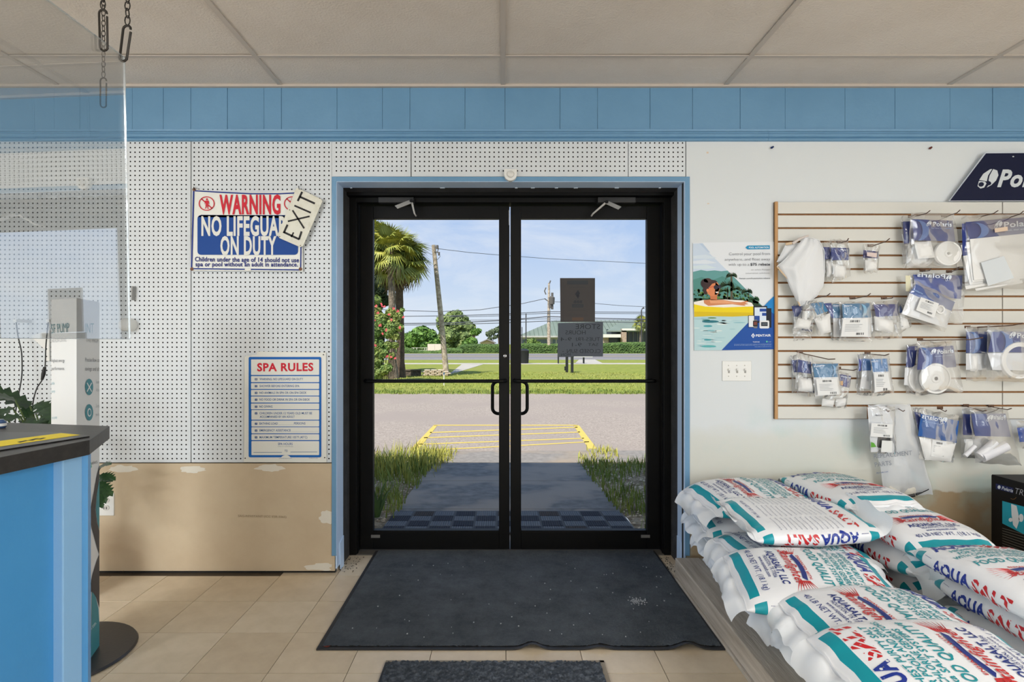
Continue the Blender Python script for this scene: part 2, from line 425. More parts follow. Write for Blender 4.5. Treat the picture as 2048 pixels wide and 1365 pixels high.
for xa, xb in ((XL, wx(1534)), (wx(1534) + .001, XR)):
    b = MB(); n = len(prof)
    b.add([(xa, YW - p, z) for p, z in prof] + [(xb, YW - p, z) for p, z in prof], [(i, i + 1, n + i + 1, n + i) for i in range(n - 1)] + [(0, n, 2 * n - 1, n - 1), tuple(range(n)), tuple(range(2 * n - 1, n - 1, -1))])
    b.build('moulding', BLUE, tr)
# other walls (out of view, they close the room)
iw = M('plain_wall', (214, 212, 205), .8)
for nme, q in (('wall_left', (XL - .1, XL, YB, 3.6, -.1, 3.05)), ('wall_right', (XR, XR + .1, YB, 3.6, -.1, 3.05)), ('wall_back', (XL - .1, XR + .1, YB - .1, YB, -.1, 3.05))):
    o = MB().box(*q).build(nme, iw); tag(o, kind='structure')
o = MB().box(XL - .6, XR + .6, YB - .6, 4.55, 3.05, 3.2).build('roof', M('roof_board', (180, 172, 160), .9)); tag(o, kind='structure')

# ---- blue casing and lining of the doorway
tr = struct('trim_2', 'blue painted casing and lining around the doorway')
xo0, xo1 = wx(664), wx(1379); xi0, xi1 = wx(673), wx(1369.5); zo, zi = wz(353.5), wz(363)
MB().box(xo0, xi0, YW - .006, YW + .001, .10, zo).build('casing', BLUE, tr, bevel=.001)
MB().box(xi1, xo1, YW - .006, YW + .001, .10, zo).build('casing', BLUE, tr, bevel=.001)
MB().box(xo0 + .01, xo1 - .01, YW - .0055, YW + .001, zi, zo - .0005).build('casing', BLUE, tr, bevel=.001)
MB().box(xi0 - .004, xi0 + .002, YW - .004, 3.275, .03, zi).build('lining', BLUE_DAYLIT, tr)
MB().box(xi1 - .002, xi1 + .004, YW - .004, 3.275, .03, zi).build('lining', BLUE_DAYLIT, tr)
MB().box(xi0, xi1, YW - .004, 3.275, zi - .002, zi + .004).build('lining', BLUE_DAYLIT, tr)
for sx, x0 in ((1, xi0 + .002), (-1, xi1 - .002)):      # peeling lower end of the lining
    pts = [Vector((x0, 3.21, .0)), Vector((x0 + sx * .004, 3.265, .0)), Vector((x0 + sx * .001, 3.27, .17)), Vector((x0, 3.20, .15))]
    MB().prism(pts, (sx * .004, 0, 0)).build('loose_strip', BLUE_DAYLIT, tr)
# white draught strip pieces seen at the head
b = MB()
random.seed(3)
for px in (1030, 1062, 1110, 1148, 1230, 1318, 700, 880):
    b.box(wx(px) * 1.035, wx(px) * 1.035 + random.uniform(.01, .03), 3.262, 3.272, zi - .006, zi)
b.build('paint_flake', flat((190, 200, 210)), tr)

# ---- black aluminium door frame
tr = struct('trim_3', 'black aluminium frame holding the glass double doors')
b = MB(); b.box(CD - .955, CD - .912, 3.42, 3.54, 0, 2.145); b.build('jamb', BLACK, tr, bevel=.002)
b = MB(); b.box(CD + .912, CD + .955, 3.42, 3.54, 0, 2.145); b.build('jamb', BLACK, tr, bevel=.002)
for sx in (-1, 1):
    MB().box(CD + sx * .912 - .004, CD + sx * .912 + .004, 3.44, 3.452, 0, 2.1).build('door_stop', BLACK, tr)
b = MB(); b.box(CD - .912, CD + .912, 3.42, 3.54, 2.098, 2.145); b.build('header', BLACK, tr, bevel=.002)
MB().box(CD - .955, CD + .955, 3.36, 3.43, 2.125, 2.146).build('head_strip', BLACK, tr)

def door(name, sgn):
    d = struct(name, 'left glass door leaf of the black double doors' if sgn < 0 else 'right glass door leaf of the black double doors, papers on its glass')
    h0 = CD + sgn * .909; m0 = CD + sgn * .003; gh = CD + sgn * .830; gm = CD + sgn * .067
    def bx(a, b, z0, z1, nm):
        return MB().box(min(a, b), max(a, b), 3.488, 3.532, z0, z1).build(nm, BLACK, d, bevel=.003)
    bx(h0, gh, .012, 2.094, 'hinge_stile'); bx(gm, m0, .012, 2.094, 'meeting_stile')
    bx(gh, gm, .012, .1195, 'bottom_rail'); bx(gh, gm, 2.016, 2.094, 'top_rail')
    bx(gh, gm, .1195, .1195 + .006, 'glazing_bead')
    MB().box(min(gh, gm), max(gh, gm), 3.506, 3.511, .1195, 2.016).build('glass', GLASS, d)
    # push bar
    y = 3.43; z = 1.035; a = CD + sgn * .865; c = CD + sgn * .028
    MB().tube([(a, 3.49, z), (a, y + .012, z), (a - sgn * .012, y, z), (c + sgn * .012, y, z), (c, y + .012, z), (c, 3.49, z)], .0105, 12).build('push_bar', BLACK, d, True)
    # pull handle on the outside
    x0 = CD + sgn * .045; x1 = CD + sgn * .108; zt, zb = 1.022, .822; r = .035
    pts = [(x0, 3.525, zt), (x0, 3.575, zt)]
    for k in range(7):
        an = PI / 2 * k / 6; pts.append((x1 - sgn * r + sgn * r * math.sin(an), 3.585, zt - r + r * math.cos(an)))
    for k in range(7):
        an = PI / 2 * k / 6; pts.append((x1 - sgn * r + sgn * r * math.cos(an), 3.585, zb + r - r * math.sin(an)))
    pts += [(x0, 3.575, zb), (x0, 3.525, zb)]
    MB().tube(pts, .0105, 10).build('pull_handle', BLACK, d, True)
    # closer
    cl = MB().box(*sorted((W(757, 0, 3.4).x, W(828, 0, 3.4).x)) if sgn < 0 else sorted((W(1195, 0, 3.4).x, W(1271, 0, 3.4).x)), 3.385, 3.43, 2.088, 2.122).build('door_closer', M('closer_black', (30, 30, 31), .4), d, bevel=.004)
    if sgn < 0: P0, P1, P2 = (823, 402), (792, 414), (829, 427)
    else: P0, P1, P2 = (1213, 404), (1240, 416), (1186, 427)
    al = M('bright_arm', (206, 204, 200), .35, metal=.35)
    A = W(*P0, 3.37); Bq = W(*P1, 3.30); Cq = W(*P2, 3.41)
    s_ = (Bq - A).normalized().cross(Vector((0, -1, .3))).normalized() * .013
    b = MB(); b.prism([A - s_, Bq - s_, Bq + s_, A + s_], (0, .005, 0)); b.build('closer_arm', al, cl, bevel=.001)
    MB().tube([A, Cq, Cq + Vector((0, .06, 0))], [.007, .005, .005], 8).build('closer_arm', al, cl, True)
    b = MB(); b.lathe([(.010, -.008), (.010, .010)], A, 'Y', 12); b.build('pivot', BLACK, cl)
    lx = 742 if sgn < 0 else 1282
    q = MB(); q.prism([W(lx, 1070, 3.4875), W(lx + 18, 1070, 3.4875), W(lx + 18, 1076, 3.4875), W(lx, 1076, 3.4875)], (0, .0008, 0)); q.build('maker_plate', flat((120, 118, 114)), d)
    q = MB(); q.lathe([(.011, 0), (.010, .006), (.004, .008), (0, .008)], W(1010, 712, 3.488) if sgn < 0 else W(1028, 712, 3.488), 'Y', 16)
    if sgn < 0: q.build('lock_cylinder', STEEL, d, True)
    q = MB(); q.tube([W(1018, 420, 3.487), W(1018, 450, 3.487)], .002, 6)
    if sgn < 0: q.build('flush_bolt', STEEL, d)
door('door_1', -1); door('door_2', 1)

# papers on the door glass (their printed faces look outside); their backlit darkness is put into the sheet colour
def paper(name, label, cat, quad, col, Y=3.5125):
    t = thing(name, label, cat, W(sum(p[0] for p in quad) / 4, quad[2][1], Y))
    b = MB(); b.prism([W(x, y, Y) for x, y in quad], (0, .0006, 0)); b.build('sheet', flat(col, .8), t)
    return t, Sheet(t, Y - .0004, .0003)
t, s = paper('accreditation_notice', 'portrait notice, backlit darkness painted in, taped to the door glass above the store hours paper', 'notice', [(1120, 556), (1190, 556), (1190, 644), (1121, 644)], (78, 73, 72))
dk = (58, 62, 66); s.rrect(1134, 561, 1176, 569, 1, dk); s.text('Better Business Bureau', (1171, 575), (1139, 575), 1.6, dk, mirror=True)
s.poly([(1156, 580), (1160, 587), (1154, 594), (1150, 588)], (46, 50, 56)); s.poly([(1157, 588), (1159, 592), (1156, 597), (1153, 593)], (46, 50, 56))
s.line(1150, 598, 1160, 598, 1, dk); s.text('BBB', (1164, 606), (1147, 606), 5.2, (50, 54, 60), .03, mirror=True)
s.rrect(1144, 608, 1167, 615, 1, dk); s.text('ACCREDITED', (1164, 613), (1147, 613), 2.4, (78, 73, 72), lay=3, mirror=True)
s.text('Customer Reviews For', (1174, 621), (1136, 621), 1.8, dk, mirror=True); s.text('Start with Trust. Visit our profile', (1174, 629), (1138, 629), 1.5, dk, mirror=True)
s.text('or scan the code to read reviews', (1178, 632), (1132, 632), 1.5, dk, mirror=True); s.rrect(1144, 635, 1167, 641, 1, (92, 72, 60))
s.line(1127, 558, 1127, 641, .4, dk); s.line(1184, 558, 1184, 641, .4, dk); s.done()
t, s = paper('store_hours_paper', 'handwritten store hours paper, backlit shade painted in, taped low on the right door glass', 'notice', [(1116, 646), (1206, 644), (1206, 713), (1115, 713)], (90, 94, 102), 3.5135)
ink = (34, 34, 38)
for body, xa, xb, y, h in (('STORE', 1200, 1151, 658, 10), ('HOURS', 1171, 1131, 669, 8.5), ('TUES-FRI', 1200, 1152, 682, 7.5), ('9-4', 1143, 1121, 682, 7.5), ('SAT', 1196, 1176, 692, 6), ('9-1', 1163, 1144, 693, 7.5), ('CLOSED SUN', 1201, 1134, 706, 8), ('+', 1128, 1124, 705, 4), ('MON', 1141, 1122, 712, 5.5)):
    s.text(body, (xa, y), (xb, y), h, ink, -.012, mirror=True)
s.done()

# ============================================================ THINGS ON THE WALL
WH = (222, 222, 214); NAVY = (28, 40, 120); RB = (16, 68, 150); RED = (200, 34, 52)
# ---- warning sign (a bowed plastic sheet held by grommets)
t = thing('warning_sign', 'white and blue no lifeguard warning sign with rusty corner grommets on the pegboard', 'sign', W(494, 543, YW))
ys = YW - .012
def wsf(u, v):
    top = [(386, 379), (600, 379 + 3)]; bot = [(380, 541), (607, 543)]
    x = (386 + (603 - 386) * u) * (1 - v) + (381 + (606 - 381) * u) * v
    y = (378 + 7 * math.sin(PI * u) * .9 + 1 * u) * (1 - v) + (541 + 2 * u) * v
    return W(x, y, ys)
b = MB(); b.grid(wsf, 12, 6); n_ = len(b.v)
o = b.build('panel', M('sign_white', WH, .4), t, fixn=False); so = o.modifiers.new('t', 'SOLIDIFY'); so.thickness = .0015; so.offset = -1
s = Sheet(t, ys - .0035)
for q in ([(388, 380), (440, 383), (500, 386), (560, 386), (600, 384), (600, 386.5), (560, 388.5), (500, 388.5), (440, 385.5), (389, 382.5)], [(386, 380), (389, 380), (384.5, 538), (381.5, 538)], [(384, 536), (602, 538.5), (602, 541), (384, 538.5)], [(601, 470), (603.5, 470), (602.5, 538), (600, 538)]):
    s.poly(q, (30, 52, 130))
s.rrect(395, 430, 596, 509.5, 7, (10, 66, 142)); s.poly([(396, 434), (402, 429.5), (570, 431), (572, 436)], (10, 66, 142))
s.text('WARNING', (439, 427), (561, 427), 37, RED, .035); s.text('NO LIFEGUARD', (403, 470), (592, 470), 37, WH, .035, lay=3); s.text('ON DUTY', (441, 509), (553, 509), 36, WH, .035, lay=3)
s.text('Children under the age of 14 should not use', (390, 522.5), (598, 524.5), 9, NAVY, .025); s.text('spa or pool without an adult in attendance.', (391, 532.5), (596, 533), 8.6, NAVY, .025)
def prohib(cx, cy, r):
    s.ring(cx, cy, r, r - 2, RED, 3, ky=.9); s.line(cx - r * .68, cy - r * .62, cx + r * .68, cy + r * .62, 2.2, RED, 3)
    s.ell(cx + .5, cy - 8.5, 2, 2.2, RED, 2); s.poly([(cx - 3, cy - 6), (cx + 4, cy - 6), (cx + 5.5, cy + 2), (cx + 3, cy - 1), (cx + 3, cy + 9), (cx + 5, cy + 10.5), (cx + 1.5, cy + 10.5), (cx + .5, cy + 2), (cx - 1, cy + 9.5), (cx - 4, cy + 10.5), (cx - 2.5, cy + 8), (cx - 2, cy - 2), (cx - 4.5, cy + 2)], RED, 2)
prohib(413.5, 407, 16); prohib(584, 407, 16)
s.rrect(490, 536, 502, 542, .5, WH, 4)
s.done()
for px, py in ((388.5, 379), (384, 538), (601, 538)):
    MB().lathe([(.003, 0), (.0095, 0), (.0095, .002), (.006, .0035), (.003, .002)], W(px, py, ys - .002), 'Y', 16).build('grommet', M('rusty_brass', (120, 84, 66), .6), t, True)
MB().tube([W(387.5, 374, YW), W(387.5, 374, ys - .006), W(388.5, 379, ys - .008)], .0022, 6).build('nail', DSTEEL, t)
# ---- exit sign, tilted, overlapping it
t = thing('exit_sign', 'small tilted off-white exit sign hung over the corner of the warning sign', 'sign', W(600, 492, YW))
ye = YW - .030
b = MB(); b.prism([W(*p, ye) for p in ((595, 375.5), (642, 398), (645, 402), (606, 492), (600, 494), (559, 476), (555, 470), (592, 377))], (0, .003, 0)); b.build('panel', M('aged_white', (218, 216, 202), .5, (20, (200, 196, 176), .5, .8)), t)
s = Sheet(t, ye - .0008)
for body, A, B in (('E', (596.5, 477), (604, 460)), ('X', (601.5, 455), (615, 431)), ('I', (616, 428), (619.5, 420)), ('T', (619.5, 414), (634, 392))): pass
def stroke(pts, wd=4):
    for a, b_ in zip(pts, pts[1:]): s.line(*a, *b_, wd, (38, 36, 36), 1, 'lettering')
def zz(x, y): return (375 + x / 7.447, 370 + y / 7.447)
stroke([zz(1490, 590), zz(1432, 715)]); stroke([zz(1432, 700), zz(1665, 808)]); stroke([zz(1700, 690), zz(1660, 810)]); stroke([zz(1580, 705), zz(1545, 775)], 3)
stroke([zz(1565, 375), zz(1738, 645)], 3.4); stroke([zz(1820, 465), zz(1495, 540)], 3.4); stroke([zz(1592, 305), zz(1838, 412)], 3.6)
stroke([zz(1708, 100), zz(1642, 238)], 4); stroke([zz(1670, 172), zz(1898, 275)], 4)
s.done()
b = MB()
for q in (zz(1372, 768), zz(1682, 900), zz(1968, 195), zz(1520, 370)): b.lathe([(.003, 0), (.0025, .001)], W(*q, ye - .001), 'Y', 8)
b.build('pin_hole', flat((110, 92, 70)), t)
MB().tube([W(597, 372, YW), W(597, 372, ye - .01), W(598.5, 379, ye - .006)], .002, 6).build('hook', DSTEEL, t)
# ---- spa rules sign
t = thing('spa_rules_sign', 'blue bordered spa rules sign with red heading, low on the pegboard', 'sign', W(571, 925, YW))
yr = YW - .008
b = MB(); b.prism([W(*p, yr) for p in ((489, 712), (513, 709), (514, 703), (652, 705), (653, 925), (488, 924.5))], (0, .004, 0)); b.build('panel', M('sign_white', WH, .4), t)
s = Sheet(t, yr - .0008)
BL = (26, 98, 176)
def q2(x, y): return (480 + x / 5.935, 700 + y / 5.935)
def rr(x0, y0, x1, y1, col, lay, r=2): s.rrect(*q2(x0, y0), *q2(x1, y1), r, col, lay)
rr(103, 82, 966, 1275, BL, 1, 3)
for y0, y1 in ((112, 296), (310, 382), (394, 463), (474, 542), (552, 624), (635, 704), (712, 828), (838, 908), (916, 990), (1000, 1070), (1082, 1248)): rr(132 + (y0 > 700) * 5, y0, 940, y1, WH, 2, 1.2)
s.text('SPA RULES', q2(205, 250), q2(872, 246), 15.5, RED, .035, lay=3)
TB = (42, 92, 150)
for n_, body, y, x1 in (('1', 'WARNING: NO LIFEGUARD ON DUTY', 358, 750), ('2', 'SHOWER BEFORE ENTERING SPA', 440, 706), ('3', 'NO ANIMALS IN SPA OR ON SPA DECK', 520, 790), ('4', 'NO FOOD OR DRINK IN SPA OR ON DECK', 601, 830), ('5', 'NO DIVING', 684, 387), ('6', 'CHILDREN UNDER 12 YEARS OLD MUST BE', 763, 857), ('7', 'BATHING LOAD', 886, 450), ('8', 'EMERGENCY ASSISTANCE', 967, 603), ('9', 'MAXIMUM TEMPERATURE 105°F (40°C)', 1048, 800)):
    s.text(body, q2(233, y), q2(x1, y), 4.4, TB, .012, lay=3); s.poly([q2(178, y - 23), q2(206, y - 23), q2(206, y + 2), q2(178, y + 2)], (22, 70, 130), 3); s.text(n_, q2(188, y - 3), q2(197, y - 3), 2.6, WH, .01, lay=4)
s.text('ACCOMPANIED BY AN ADULT', q2(236, 805), q2(650, 805), 4.4, TB, .012, lay=3); s.text('PERSONS', q2(642, 884), q2(778, 884), 4.4, TB, .012, lay=3)
s.text('SPA HOURS', q2(453, 1128), q2(626, 1128), 4.6, TB, .012, lay=3); s.text('STRICTLY ENFORCED', q2(450, 1151), q2(632, 1151), 2, (150, 160, 165), lay=3); s.text('TO', q2(530, 1210), q2(566, 1210), 4.4, TB, .012, lay=3)
s.line(*q2(160, 1217), *q2(498, 1215), .8, TB, 3); s.line(*q2(600, 1212), *q2(918, 1210), .8, TB, 3); s.line(*q2(455, 887), *q2(640, 887), .3, (150, 165, 180), 3); s.line(*q2(605, 970), *q2(930, 970), .3, (150, 165, 180), 3)
s.ring(*q2(545, 1290), 10, 0, WH, 3, a0=PI, a1=2 * PI, ky=.7); s.text('SAFEGUARD PRODUCTS INC.', q2(465, 1290), q2(620, 1290), 1.4, TB, lay=4); s.text('MADE IN USA', q2(820, 1288), q2(925, 1288), 1.4, TB, lay=3)
s.done()
b = MB()
for q in (q2(990, 56), q2(62, 1286), q2(1005, 1279)): b.lathe([(.0035, 0), (.003, .002), (0, .002)], W(*q, yr - .001), 'Y', 10)
b.build('screw', DSTEEL, t)
# ---- motion sensor over the door
t = thing('motion_sensor', 'white motion sensor above the double doors, on the blue casing', 'sensor', W(1020, 361, YW))
b = MB(); pts = [(1008, 337), (1034, 337), (1034, 348)] + [(1021 + 13 * math.cos(a), 348 + 13 * math.sin(a)) for a in [PI * k / 10 for k in range(1, 10)]] + [(1008, 348)]
b.prism([W(*p, YW - .03) for p in pts], (0, .03, 0)); b.build('housing', WHITE, t, bevel=.003)
MB().lathe([(.020, 0), (.018, .008), (.010, .013), (0, .014)], W(1021, 348, YW - .03), 'Y', 20).build('lens', M('frosted_lens', (214, 212, 206), .3), t, True)
# ---- power outlet
t = thing('power_outlet', 'white double power outlet low on the bare drywall beside the plant', 'outlet', W(214, 1030, YW))
MB().box(W(199, 0, YW).x, W(229, 0, YW).x, YW - .006, YW, wz(1031), wz(986)).build('cover_plate', WHITE, t, bevel=.002)
for py in (1000.5, 1015.5):
    MB().lathe([(.017, 0), (.017, .0045), (.0, .0045)], W(213, py, YW - .006), 'Y', 20, sy=.85).build('socket', M('socket_face', (205, 203, 196), .4), t)
    MB().box(W(210, 0, YW).x, W(211, 0, YW).x, YW - .012, YW - .0104, wz(py + 2), wz(py - 3)).build('slot', flat((30, 30, 30)), t)
    MB().box(W(215, 0, YW).x, W(216, 0, YW).x, YW - .012, YW - .0104, wz(py + 2), wz(py - 3)).build('slot', flat((30, 30, 30)), t)
# ---- triple light switch
t = thing('light_switch_plate', 'white triple light switch plate under the pool poster', 'switch', W(1472, 762, YW))
MB().box(wx(1444), wx(1502), YW - .006, YW, wz(762), wz(722)).build('cover_plate', WHITE, t, bevel=.002)
for px in (1457, 1473.5, 1489.5):
    MB().box(wx(px - 1.8), wx(px + 1.8), YW - .0066, YW - .0055, wz(746), wz(737)).build('switch_slot', M('slot_grey', (150, 148, 140), .5), t)
    b = MB(); b.box(-.004, .004, -.014, 0, -.005, .005, mat=Matrix.Translation(W(px, 741, YW - .006)) @ Matrix.Rotation(-.5, 4, 'X')); b.build('toggle', WHITE, t, bevel=.001)
    for py in (731, 752.5): MB().lathe([(.003, 0), (.0025, .0012), (0, .0014)], W(px, py, YW - .006), 'Y', 10).build('screw', M('plate_screw', (170, 168, 160), .4), t)
# ---- push pins and marks on the white wall
for nme, lab, px, py, c in (('push_pin', 'small navy push pins in the white wall right of the doorway', 1543, 295.5, (24, 44, 92)), ('wall_anchor', 'small rusty red wall anchor high above the slatted panel', 1859, 296.5, (96, 44, 36))):
    t = thing(nme, lab, 'pin', W(px, py, YW)); b = MB()
    b.lathe([(.0022, 0), (.0022, .006), (.006, .008), (.006, .011), (0, .012)], W(px - 1.2, py + .8, YW), 'Y', 10); b.lathe([(.0022, 0), (.0022, .006), (.005, .008), (.005, .010), (0, .011)], W(px + 1.5, py - 1, YW), 'Y', 10)
    b.build('head', flat(c), t)
b = MB()
for px, py, a_, b_ in ((1415, 305, 2, 1.8), (1416.5, 407, 2, 1)):
    b.box(wx(px - a_), wx(px + a_), YW - .0006, YW, wz(py + b_), wz(py - b_))
b.build('bare_patch', flat((214, 196, 174)), wall)

# ---- pool poster
t = thing('pool_poster', 'pool poster of a swimmer on a yellow float beside the doorway', 'poster', W(1469, 700, YW))
yp = YW - .004
def q3(x, y): return (1380 + x / 5.933, 480 + y / 5.935)
b = MB(); b.prism([W(*q3(*p), yp) for p in ((32, 32), (1000, 18), (1015, 1296), (48, 1310))], (0, .001, 0)); b.build('sheet', flat((222, 226, 230), .35), t)
s = Sheet(t, yp - .0004, .00035)
def pp(pts, c, lay, name='print'): s.poly([q3(*p) for p in pts], c, lay, name)
pp([(34, 42), (110, 40), (455, 375), (36, 375)], (196, 210, 226), 1)
pp([(110, 40), (150, 39), (240, 150), (215, 145)], (182, 200, 220), 2)
for dy, c in ((190, (206, 218, 228)), (250, (214, 222, 230)), (310, (206, 220, 226))): pp([(35, dy), (180, dy - 18), (320, dy + 20), (200, dy + 34), (35, dy + 30)], c, 2)
pp([(36, 378), (130, 355), (200, 368), (290, 360), (370, 370), (445, 362), (853, 778), (853, 790), (42, 790)], (96, 152, 150), 3)
pp([(36, 470), (140, 440), (260, 480), (380, 430), (480, 470), (600, 560), (853, 790), (42, 790)], (78, 136, 128), 4)
random.seed(11)
for k in range(170):
    x = random.uniform(45, 840); y = random.uniform(max(590, x * 1.0 - 60 + 10), 735)
    if y < x * .98 - 55 or x > 800 and y < 760: continue
    r = random.uniform(7, 20); c = random.choice([(34, 66, 34), (52, 92, 40), (88, 126, 52), (24, 48, 30), (110, 140, 70)])
    s.ell(*q3(x, y), r / 6, r / 8, c, 5, n=8, rot=random.random())
pp([(42, 690), (120, 690), (300, 700), (500, 690), (780, 735), (853, 782), (853, 800), (42, 800)], (34, 62, 34), 5)
pp([(478, 400), (500, 400), (506, 712), (478, 712)], (84, 78, 58), 6); pp([(440, 560), (452, 560), (448, 712), (436, 712)], (64, 62, 44), 6); pp([(690, 600), (698, 600), (700, 660), (692, 660)], (64, 62, 44), 6)
def palm2(cx, cy, r, c, lay):
    for k in range(11):
        a = PI * (.92 + 1.16 * k / 10) ; pp([(cx, cy), (cx + r * math.cos(a) - 4, cy + r * math.sin(a) * .7), (cx + r * 1.1 * math.cos(a), cy + r * .8 * math.sin(a) + r * .35), (cx + 6, cy + 6)], c, lay)
palm2(440, 530, 80, (40, 64, 36), 6); palm2(540, 580, 60, (46, 74, 40), 6); palm2(495, 420, 60, (52, 72, 44), 7); palm2(675, 610, 62, (36, 60, 34), 6); palm2(760, 700, 60, (40, 84, 44), 6); palm2(400, 600, 60, (54, 84, 44), 6)
pp([(428, 425), (470, 385), (460, 400), (432, 440), (424, 472), (414, 472)], (60, 96, 84), 7)
# float, arm, head
pp([(44, 735), (160, 712), (400, 706), (620, 716), (730, 745), (752, 780), (752, 900), (500, 905), (300, 900), (48, 905)], (238, 232, 222), 7)
pp([(44, 762), (180, 790), (400, 800), (752, 788), (756, 900), (500, 908), (250, 900), (48, 908)], (232, 206, 10), 8)
pp([(46, 850), (300, 856), (754, 862), (756, 898), (500, 910), (250, 904), (48, 912)], (214, 184, 12), 9)
pp([(160, 715), (250, 705), (400, 712), (520, 735), (600, 740), (670, 722), (690, 735), (650, 745), (690, 760), (640, 768), (660, 782), (600, 776), (500, 762), (350, 770), (215, 782), (165, 750)], (206, 132, 88), 10)
pp([(230, 716), (420, 718), (520, 745), (600, 760), (480, 756), (240, 752)], (226, 160, 116), 11)
pp([(212, 620), (320, 640), (318, 712), (240, 714), (238, 670)], (196, 116, 72), 10)
s.ell(*q3(268, 575), 13.4, 15.5, (212, 128, 82), 11, rot=.1); pp([(300, 500), (340, 540), (345, 560), (352, 588), (338, 592), (340, 618), (330, 648), (290, 650)], (216, 134, 86), 11)
pp([(160, 640), (150, 560), (180, 490), (240, 470), (300, 480), (325, 500), (260, 520), (225, 560), (205, 600), (196, 650)], (58, 38, 36), 12)
s.ell(*q3(170, 515), 7.5, 9, (52, 34, 34), 13); s.ell(*q3(205, 480), 8, 4.5, (74, 50, 44), 13)
s.ell(*q3(305, 562), 4.6, 4.4, (34, 30, 48), 14); s.ell(*q3(346, 556), 2.2, 3.8, (44, 34, 60), 14); s.line(*q3(215, 565), *q3(290, 552), 1, (190, 60, 50), 13)
s.ell(*q3(205, 598), 2.4, 3.2, (226, 138, 92), 14); pp([(298, 615), (335, 612), (330, 628), (306, 630)], (240, 230, 222), 14)
# water
pp([(48, 905), (250, 898), (500, 905), (752, 898), (700, 970), (372, 1308), (50, 1310)], (178, 208, 212), 6)
for k in range(46):
    x = random.uniform(60, 640); y = random.uniform(925, 1290)
    if x + y > 1600: continue
    c = random.choice([(204, 222, 222), (160, 196, 204), (214, 226, 224), (140, 186, 196)]); s.ell(*q3(x, y), random.uniform(5, 13), random.uniform(.5, 1.4), c, 7, n=12)
for x, y, rx, ry, c in ((240, 968, 17, 2.6, (34, 110, 124)), (190, 950, 8, 1.4, (60, 130, 120)), (260, 925, 9, 1.2, (90, 130, 60)), (210, 1022, 9, 2, (70, 156, 166)), (210, 1185, 8, 1.6, (60, 150, 158)), (220, 1262, 15, 2.4, (90, 170, 172)), (250, 1075, 8, 1.2, (120, 176, 184))): s.ell(*q3(x, y), rx, ry, c, 8, n=14)
pp([(372, 1308), (700, 968), (876, 782), (1004, 655), (1010, 880), (1015, 1296)], (20, 76, 158), 9); pp([(876, 782), (1004, 655), (1010, 898), (960, 850)], (24, 128, 198), 10)
# devices
def dv(x0, y0, x1, y1, c, lay, r=.8): s.rrect(*q3(x0, y0), *q3(x1, y1), r, c, lay)
dv(902, 810, 962, 1040, (22, 24, 34), 11); dv(748, 783, 912, 985, (26, 28, 40), 12); dv(762, 800, 900, 960, (214, 226, 240), 13, .4); dv(822, 815, 900, 850, (30, 70, 150), 14, .2); dv(850, 865, 900, 900, (30, 70, 150), 14, .2); dv(762, 900, 822, 960, (30, 70, 150), 14, .2)
dv(688, 895, 760, 1038, (36, 38, 48), 14); dv(693, 900, 755, 1032, (226, 230, 234), 15); dv(752, 945, 792, 1048, (120, 120, 122), 15); dv(742, 958, 798, 1026, (40, 36, 38), 16); dv(752, 972, 788, 1008, (120, 60, 50), 17, .2)
dv(820, 955, 935, 1050, (222, 224, 228), 15, 2.5); dv(838, 975, 916, 1022, (38, 44, 56), 16, .4); s.text('2:45 PM', q3(850, 1002), q3(905, 1002), 1.5, (190, 200, 210), lay=17)
# lettering
pp([(655, 88), (682, 66), (944, 64), (944, 108), (682, 112)], (22, 140, 186), 8); s.text('POOL AUTOMATION', q3(696, 100), q3(930, 98), 3.4, (226, 238, 244), .02, lay=10)
gy = (112, 116, 124)
s.text('Control your pool from', q3(462, 182), q3(946, 178), 5.6, gy, -.008, lay=10); s.text('anywhere, and float away', q3(410, 246), q3(947, 242), 5.2, gy, -.008, lay=10); s.text('with up to a', q3(455, 306), q3(700, 305), 5.4, gy, -.008, lay=10); s.text('$75 rebate', q3(714, 304), q3(946, 303), 5.2, (52, 56, 66), .02, lay=10)
s.text('on select Pentair', q3(722, 362), q3(944, 361), 3.4, (165, 168, 172), -.006, lay=10); s.text('automation solutions.', q3(656, 402), q3(944, 401), 3.4, (165, 168, 172), -.006, lay=10); s.text('Pentair.com/Automation-rebates', q3(582, 464), q3(948, 461), 2.6, (70, 74, 82), .01, lay=10)
s.text('PENTAIR', q3(778, 1147), q3(956, 1144), 4.4, (230, 236, 242), .03, lay=12)
pp([(745, 1106), (768, 1135), (745, 1164), (722, 1135)], (230, 236, 242), 12); pp([(748, 1122), (760, 1136), (745, 1152), (733, 1136)], (20, 76, 158), 13); s.ell(*q3(747, 1137), 1, 1, (230, 236, 242), 14, n=8)
s.text('TradeGrade', q3(742, 1215), q3(822, 1214), 2, (220, 228, 236), .02, lay=12); s.ell(*q3(908, 1206), 1.8, 1.8, (90, 190, 150), 12, n=12); s.text('ecoselect', q3(924, 1212), q3(958, 1211), 1.4, (200, 220, 230), lay=12)
s.text('All trademarks and logos are owned by their companies and are used with permission here', q3(520, 1242), q3(962, 1236), 1.3, (170, 196, 224), lay=12); s.text('See the full terms and conditions of this rebate offer on the web page of the maker', q3(520, 1254), q3(962, 1249), 1.3, (170, 196, 224), lay=12); s.text('Rebate available while supplies last in this store', q3(765, 1271), q3(962, 1268), 1.2, (170, 196, 224), lay=12)
s.done()

